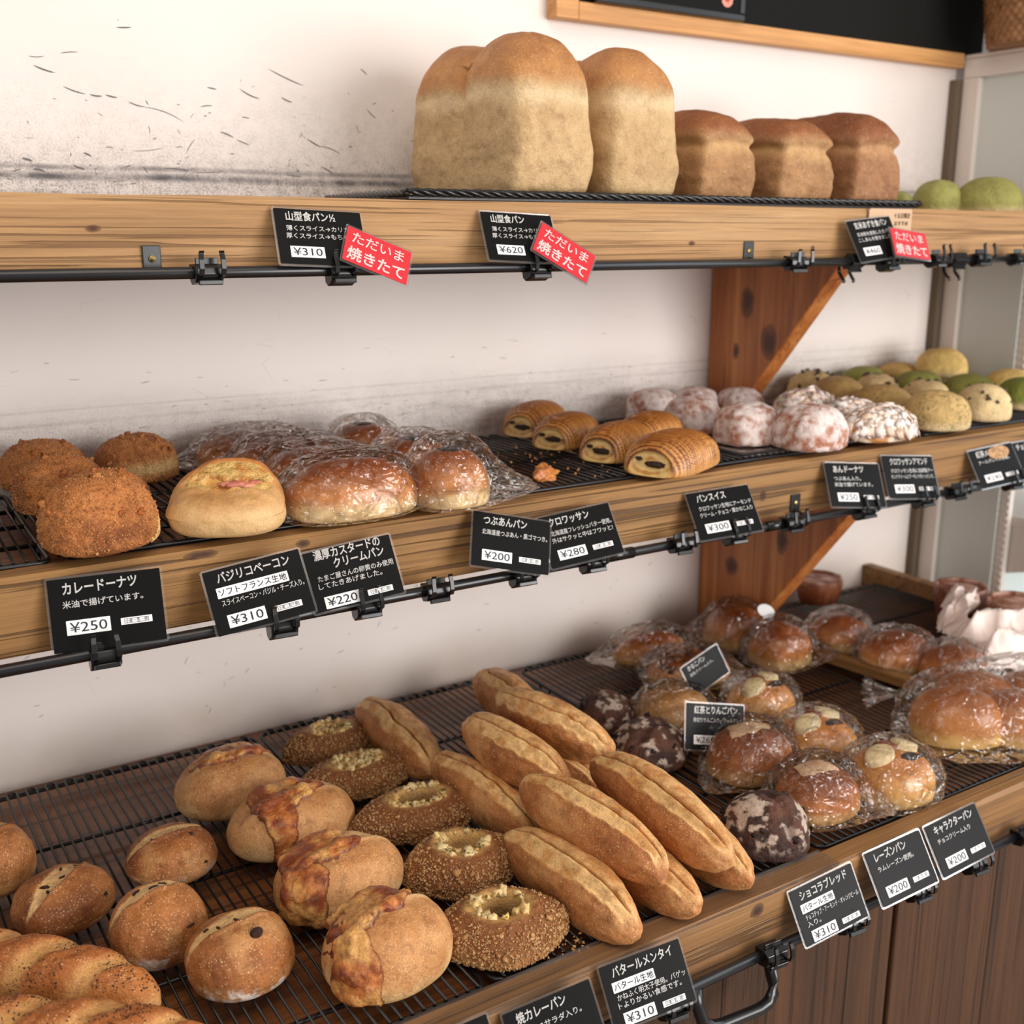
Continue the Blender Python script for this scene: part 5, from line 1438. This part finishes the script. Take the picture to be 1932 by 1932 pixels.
gK = 'black price cards'
def card(lab, c, yaw, tilt, roll, s, title, desc, price, band=None, allergen='小麦・乳・卵', picture=False, title2=None, grp=gK, pz=-.0168):
    r = thing('price_card', lab, 'price card', (0, 0, 0), 0, grp)
    w, h = .095 * s, .066 * s
    V, F = round_rect(w, h, .0028, -.0004, .0007)
    MB().add(V, F).build('laminate', M['laminate'], r)
    V, F = round_rect(w - .0044, h - .0044, .0006, -.0011, -.0005, 2)
    MB().add(V, F).build('card_face', M['card'], r)
    k = w / .091
    lx = -.0355 * k
    z = .0172 * k
    if title2: z = .0205 * k
    th = .0108 * k
    tw = min(len(title) * .0082 * k, .066 * k)
    lettering(r, 'title_text', title, lx + .003 * k, z, th, M['ink_white'], tw, bold=.022, wob=.015)
    if title2:
        z -= .0108 * k
        lettering(r, 'title_text', title2, lx + .020 * k, z, th, M['ink_white'], min(len(title2) * .0090 * k, .05 * k), bold=.022, wob=.03)
    z -= .0030 * k
    if band:
        z -= .0098 * k
        bw = min(len(band) * .0070 * k + .003 * k, .064 * k)
        V, F = round_rect(bw, .0096 * k, .0003, -.0016, -.0011, 2)
        b = MB().add([(x + lx + bw / 2, y, zz + z + .0034 * k) for x, y, zz in V], F).build('name_band', M['paper'], r)
        lettering(b, 'band_text', band, lx + .0018 * k, z + .0008 * k, .0074 * k, M['ink_black'], bw - .0036 * k, y=-.0019, bold=.004)
    if band: z -= .0012 * k
    dh = .0064 * k
    for i, ln in enumerate(desc):
        z -= (.0074 if (band or title2) else .0082) * k
        lettering(r, 'description_text', ln, lx + (.001 if i else .002) * k, z, dh, M['ink_white'], min(len(ln) * .0062 * k, .074 * k), bold=.012, wob=.012)
    az = pz * k
    if price:
        pz = az; pw = .0335 * k
        V, F = round_rect(pw, .0118 * k, .0002, -.0016, -.0011, 2)
        b = MB().add([(x - .0155 * k, y, zz + pz) for x, y, zz in V], F).build('price_sticker', M['paper'], r)
        lettering(b, 'price_text', '¥' + price, -.0155 * k, pz - .0038 * k, .0112 * k, M['ink_black'], pw * .86, y=-.0019, bold=0.0, align='c')
    if allergen:
        V, F = round_rect(.0245 * k, .0056 * k, .0002, -.0016, -.0011, 2)
        b = MB().add([(x + .0215 * k, y, zz + az) for x, y, zz in V], F).build('allergen_sticker', M['paper'], r)
        q = MB()
        for (xa, za, xb, zb) in ((-.0095, -.0019, .0095, -.0016), (-.0095, .0016, .0095, .0019), (-.0095, -.0019, -.0092, .0019), (.0092, -.0019, .0095, .0019)):
            q.add([((xa + .0215) * k, -.0018, za * k + az), ((xb + .0215) * k, -.0018, za * k + az), ((xb + .0215) * k, -.0018, zb * k + az), ((xa + .0215) * k, -.0018, zb * k + az)], [(0, 1, 2, 3)])
        q.build('allergen_border', M['ink_black'], b)
        lettering(b, 'allergen_text', allergen, .0215 * k, az - .0012 * k, .0034 * k, M['ink_black'], .0172 * k, y=-.0019, bold=0.0, align='c')
    if picture:
        n = 28
        MB().add([(.012 * k + .021 * k * math.cos(2 * math.pi * i / n), -.0017, .019 * k + .0105 * k * math.sin(2 * math.pi * i / n)) for i in range(n)], [tuple(range(n))]).build('bun_picture', M['picture'], r)
    card_pose(r, c, yaw, tilt, roll)
    return r
t_ = NT('printed_bun'); M['picture'] = t_.bsdf(t_.ramp(t_.noise(t_.coords(), 330, 5, .7), [(.35, rgb(96, 56, 30)), (.6, rgb(206, 158, 104))]), .4)

card('black price card reading 250 yen, leftmost on the middle shelf', (0.2026, -0.4065, 1.1757), -12, 16, 1.2, 1.038, 'カレードーナツ', ['米油で揚げています。'], '250', pz=-.0105)
card('black price card reading 310 yen with a white name band, middle shelf', (0.3361, -0.4220, 1.1733), -17, 30, 10.8, 1.005, 'バジリコベーコン', ['スライスベーコン・バジル・チーズ入り。'], '310', band='ソフトフランス生地', pz=-.0190)
card('black price card reading 220 yen, tucked behind its left neighbour', (0.4348, -0.4150, 1.1734), -18, 30, 9.6, 0.988, '濃厚カスタードの', ['たまご屋さんの卵黄のみ使用', 'してたきあげました。'], '220', title2='クリームパン', pz=-.0222)
card('shiny black price card reading 200 yen, tilting right on middle shelf', (0.6188, -0.4175, 1.1775), -9, 29, -14.4, 0.969, 'つぶあんパン', ['北海道産つぶあん・黒ゴマつき。'], '200')
card('black price card reading 280 yen, half behind the shiny one', (0.7107, -0.4175, 1.1727), -16, 32, 8.4, 0.966, 'クロワッサン', ['北海道産フレッシュバター使用。', '外はサクッと中はフワッと!'], '280')
card('black price card reading 300 yen below the striped pastry rolls', (0.9313, -0.4130, 1.1687), -11, 34, 3.4, 0.982, 'パンスイス', ['クロワッサン生地にアーモンド', 'クリーム・チョコ・栗かのこ入り'], '300')
card('black price card reading 250 yen below the sugared doughnuts', (1.1683, -0.4110, 1.1740), -8, 29, -6.2, 0.974, 'あんドーナツ', ['つぶあん入り。', '米油で揚げています。'], '250')
card('black price card reading 300 yen below the almond croissants', (1.2836, -0.4095, 1.1715), -7, 28, -5.2, 0.985, 'クロワッサンアマンド', ['クロワッサン生地に自家製アー', 'モンドクリームとアーモンドをトッピング。'], '300')
card('black price card reading 240 yen with a printed bun picture', (1.4792, -0.4095, 1.1665), -10, 31, 5.4, 0.956, '紅茶メロンパン', ['アールグレイの茶葉。'], '240', picture=True)
card('black price card with bun picture cut by the right photo edge', (1.5761, -0.4100, 1.1674), -10, 31, 4, 0.955, 'チョコメロンパン', [], '240', picture=True)
card('black price card reading 310 yen, left one on the top shelf', (0.4395, -0.3580, 1.4950), -5, 30, -3.1, 0.950, '山型食パン½', ['薄くスライス→カリカリ', '厚くスライス→もちもち'], '310', allergen=None)
card('black price card reading 620 yen, middle of the top shelf', (0.6680, -0.3580, 1.4950), -5, 31, -3.2, 0.930, '山型食パン', ['薄くスライス→カリカリ', '厚くスライス→もちもち'], '620', allergen=None)
card('black price card reading 460 yen, right end of the top shelf', (1.2320, -0.3590, 1.4930), -2, 28, 5.8, 0.940, '玄米あずき食パン', ['玄米粉を使用した食パンに', 'こしあんを巻きました。'], '460', allergen=None)
card('black price card at the bottom photo edge, no price showing', (0.4790, -0.7090, 0.8295), -14, 27, 9.5, 0.923, '焼カレーパン', ['カレー&サラダ入り。'], '280')
card('black price card reading 310 yen below the slashed long breads', (0.5808, -0.7095, 0.8339), -14, 28, 7.4, 0.912, 'バタールメンタイ', ['かねふく明太子使用。バゲッ', 'トよりかるい食感です。'], '310', band='バタール生地', pz=-.0222)
card('black price card reading 310 yen on the counter, right of the handle', (0.8259, -0.7045, 0.8265), -9, 25, 8.6, 0.919, 'ショコラブレッド', ['チョコチップ・アーモンド・オレンジピール', '入り。'], '310', band='バタール生地', pz=-.0222)
card('black price card reading 200 yen, left of a pair on the counter', (0.9388, -0.7050, 0.8315), -5, 31, 4.4, 0.929, 'レーズンパン', ['ラムレーズン使用。'], '200')
card('black price card reading 200 yen, right of a pair on the counter', (1.0380, -0.7050, 0.8340), -5, 31, 5.6, 0.929, 'キャラクターパン', ['チョコクリーム入り'], '200')
card('corner of a black card at the bottom photo edge, far left', (0.3745, -0.7075, 0.8364), -12, 27, 9, 0.924, 'バジルパン', [], '260')
card('black price card reading 260 yen standing among the bagged breads', (.9085, -.439, .900), -9, 22, -12, .92, '紅茶とりんごパン', ['角切りりんご入り。アールグレイ'], '260', allergen=None, grp='small black cards among the breads')
card('small tilted black card standing behind a bagged decorated bun', (.990, -.330, .921), -8, 14, 22, .72, 'きなこパン', ['豆乳クリーム入り。'], None, allergen=None, grp='small black cards among the breads')

gRd = 'red just baked tags'
def red(lab, c, yaw, tilt, roll, s):
    r = thing('red_tag', lab, 'tag', (0, 0, 0), 0, gRd)
    w, h = .079 * s, .046 * s
    V, F = round_rect(w, h, .002, -.0004, .0006)
    MB().add(V, F).build('laminate', M['laminate'], r)
    V, F = round_rect(w - .004, h - .004, .0005, -.0010, -.0005, 2)
    MB().add(V, F).build('card_face', M['red'], r)
    lettering(r, 'tag_text', 'ただいま', -.0005, .0045 * s, .0150 * s, M['ink_white'], .060 * s, y=-.0014, bold=.012, align='c')
    lettering(r, 'tag_text', '焼きたて', -.0005, -.0160 * s, .0170 * s, M['ink_white'], .066 * s, y=-.0014, bold=.022, align='c')
    card_pose(r, c, yaw, tilt, roll)
red('red tag over the left price card of the top shelf', (.489, -.3775, 1.478), 3, 28, -25.1, .92)
red('steeply tilted red tag over the 620 yen card', (.711, -.3785, 1.479), 0, 29, -35.7, .94)
red('red tag over the 460 yen card at the shelf end', (1.284, -.3745, 1.486), 1, 26, -6.8, .94)
bgc = thing('beige_card', 'small beige handwritten card behind the red tag at shelf end', 'card', (1.284, -.3385, 1.516))
V, F = round_rect(.088, .034, .004, -.0006, .0006)
MB().add(V, F).build('card_face', M['beige'], bgc)
lettering(bgc, 'card_text', '十五日限定', .006, .005, .0075, M['ink_black'], .034, y=-.0010, bold=.008)
lettering(bgc, 'card_text', 'おすすめ', .008, -.005, .0070, M['ink_black'], .028, y=-.0010, bold=.008)

# clips: one built, the rest copied with their parts
gCl = 'black card clips on the rails'
clip0 = thing('card_clip', 'black plastic clip', 'clip', (0, 0, 0), 0, gCl)
b = MB()
prof = [(.0075, -.0065), (.0075, .0075), (-.0060, .0080), (-.0125, .0050), (-.0135, -.0010), (-.0100, -.0085), (.0020, -.0110)]
n = len(prof)
V = [(-.0130, y, z) for y, z in prof] + [(.0130, y, z) for y, z in prof]
b.add(V, [tuple(range(n)), tuple(range(2 * n - 1, n - 1, -1))] + [(i, i + n, (i + 1) % n + n, (i + 1) % n) for i in range(n)])
b.build('clip_body', M['plastic_black'], clip0, bevel=.001)
for sx in (-1, 1):
    pts = [(sx * .0098, -.0125, -.004), (sx * .0100, -.0200, -.002), (sx * .0100, -.0225, .004), (sx * .0100, -.0215, .012), (sx * .0094, -.0200, .0175), (sx * .0090, -.0215, .0200)]
    b = MB()
    V = []
    for (x, y, z) in pts:
        V += [(x - .0022, y - .0011, z), (x + .0022, y - .0011, z), (x + .0022, y + .0011, z), (x - .0022, y + .0011, z)]
    F = [(4 * i + k, 4 * i + (k + 1) % 4, 4 * i + 4 + (k + 1) % 4, 4 * i + 4 + k) for i in range(len(pts) - 1) for k in range(4)] + [(3, 2, 1, 0), (20, 21, 22, 23)]
    b.add(V, F).build('prong', M['plastic_black'], clip0, bevel=.0006)
b = MB().box((-.0105, -.0052, .006), (.0105, -.0034, .0135))
b.build('back_plate', M['plastic_black'], clip0, bevel=.0006)
box('front_lip', (-.0112, -.0150, -.0105), (.0112, -.0118, -.0060), M['plastic_black'], clip0, .0008)

def clip(lab, x, y, z, pitch=0, rotz=0, first=[True]):
    if first[0]: r = clip0; first[0] = False
    else:
        r = clip0.copy(); COL.objects.link(r)
        for ch in clip0.children:
            c = ch.copy(); COL.objects.link(c); c.parent = r
    r.location = (x, y, z); r.rotation_euler = (math.radians(pitch), 0, math.radians(rotz)); r['label'] = lab
UPR = (-.358, 1.4643); MDR = (-.412, 1.1398); LWR = (-.700, .7984)
for x, lab, p, rz in (
        (.326, 'empty black clip at left of the top rail', 0, 0), (.459, 'black clip holding the left 310 yen card and red tag', -12, -3), (.690, 'black clip holding the 620 yen card', -12, -3),
        (1.087, 'empty black clip right of the screw plate on the top rail', 8, -10), (1.201, 'black clip hanging upside down under the top rail', 150, 0), (1.262, 'black clip holding the 460 yen card', -12, 0),
        (1.361, 'empty black clip right of the last red tag', -5, 10), (1.417, 'black clip turned down under the top rail end', 140, -10), (1.463, 'empty black clip below the green bun', -8, -6), (1.551, 'black clip at the right end of the top rail', -5, 5)):
    clip(lab, x * .997, UPR[0], UPR[1] - (.004 if 'holding' in lab else 0), p, rz)
for x, lab in ((.196, 'black clip holding the leftmost 250 yen card'), (.357, 'black clip holding the middle shelf 310 yen card'), (.449, 'black clip holding the 220 yen card'), (.530, 'empty black clip left of the shiny 200 yen card'),
               (.638, 'black clip holding the shiny 200 yen card'), (.733, 'black clip holding the 280 yen card'), (.864, 'empty black clip right of the 280 yen card'), (.952, 'black clip holding the card under the striped rolls'),
               (1.052, 'empty black clip beside the middle rail screw plate'), (1.190, 'black clip holding the second 250 yen card'), (1.312, 'black clip holding the almond croissant card'), (1.385, 'empty black clip right of the almond croissant card'),
               (1.520, 'black clip holding the 240 yen card'), (1.60, 'black clip holding the card at right photo edge')):
    clip(lab, x * .995, MDR[0] - (.012 if '310 yen' in lab else .005 if '220 yen' in lab else .001), MDR[1] - (.004 if 'holding' in lab else 0), -20 if 'holding' in lab else -4, -4)
for x, lab in ((.500, 'black clip holding the card at the bottom photo edge'), (.612, 'black clip holding the card below the long breads'), (.742, 'empty black clip on the counter rail above the handle'), (.856, 'black clip holding the chocolate bread card'),
               (.965, 'black clip holding the left 200 yen counter card'), (1.066, 'black clip holding the right 200 yen counter card'), (1.160, 'black clip at the right photo edge on the counter rail')):
    clip(lab, x * 1.007, LWR[0] - .001, LWR[1] - (.008 if 'holding' in lab else 0), -20 if 'holding' in lab else -4, -4)
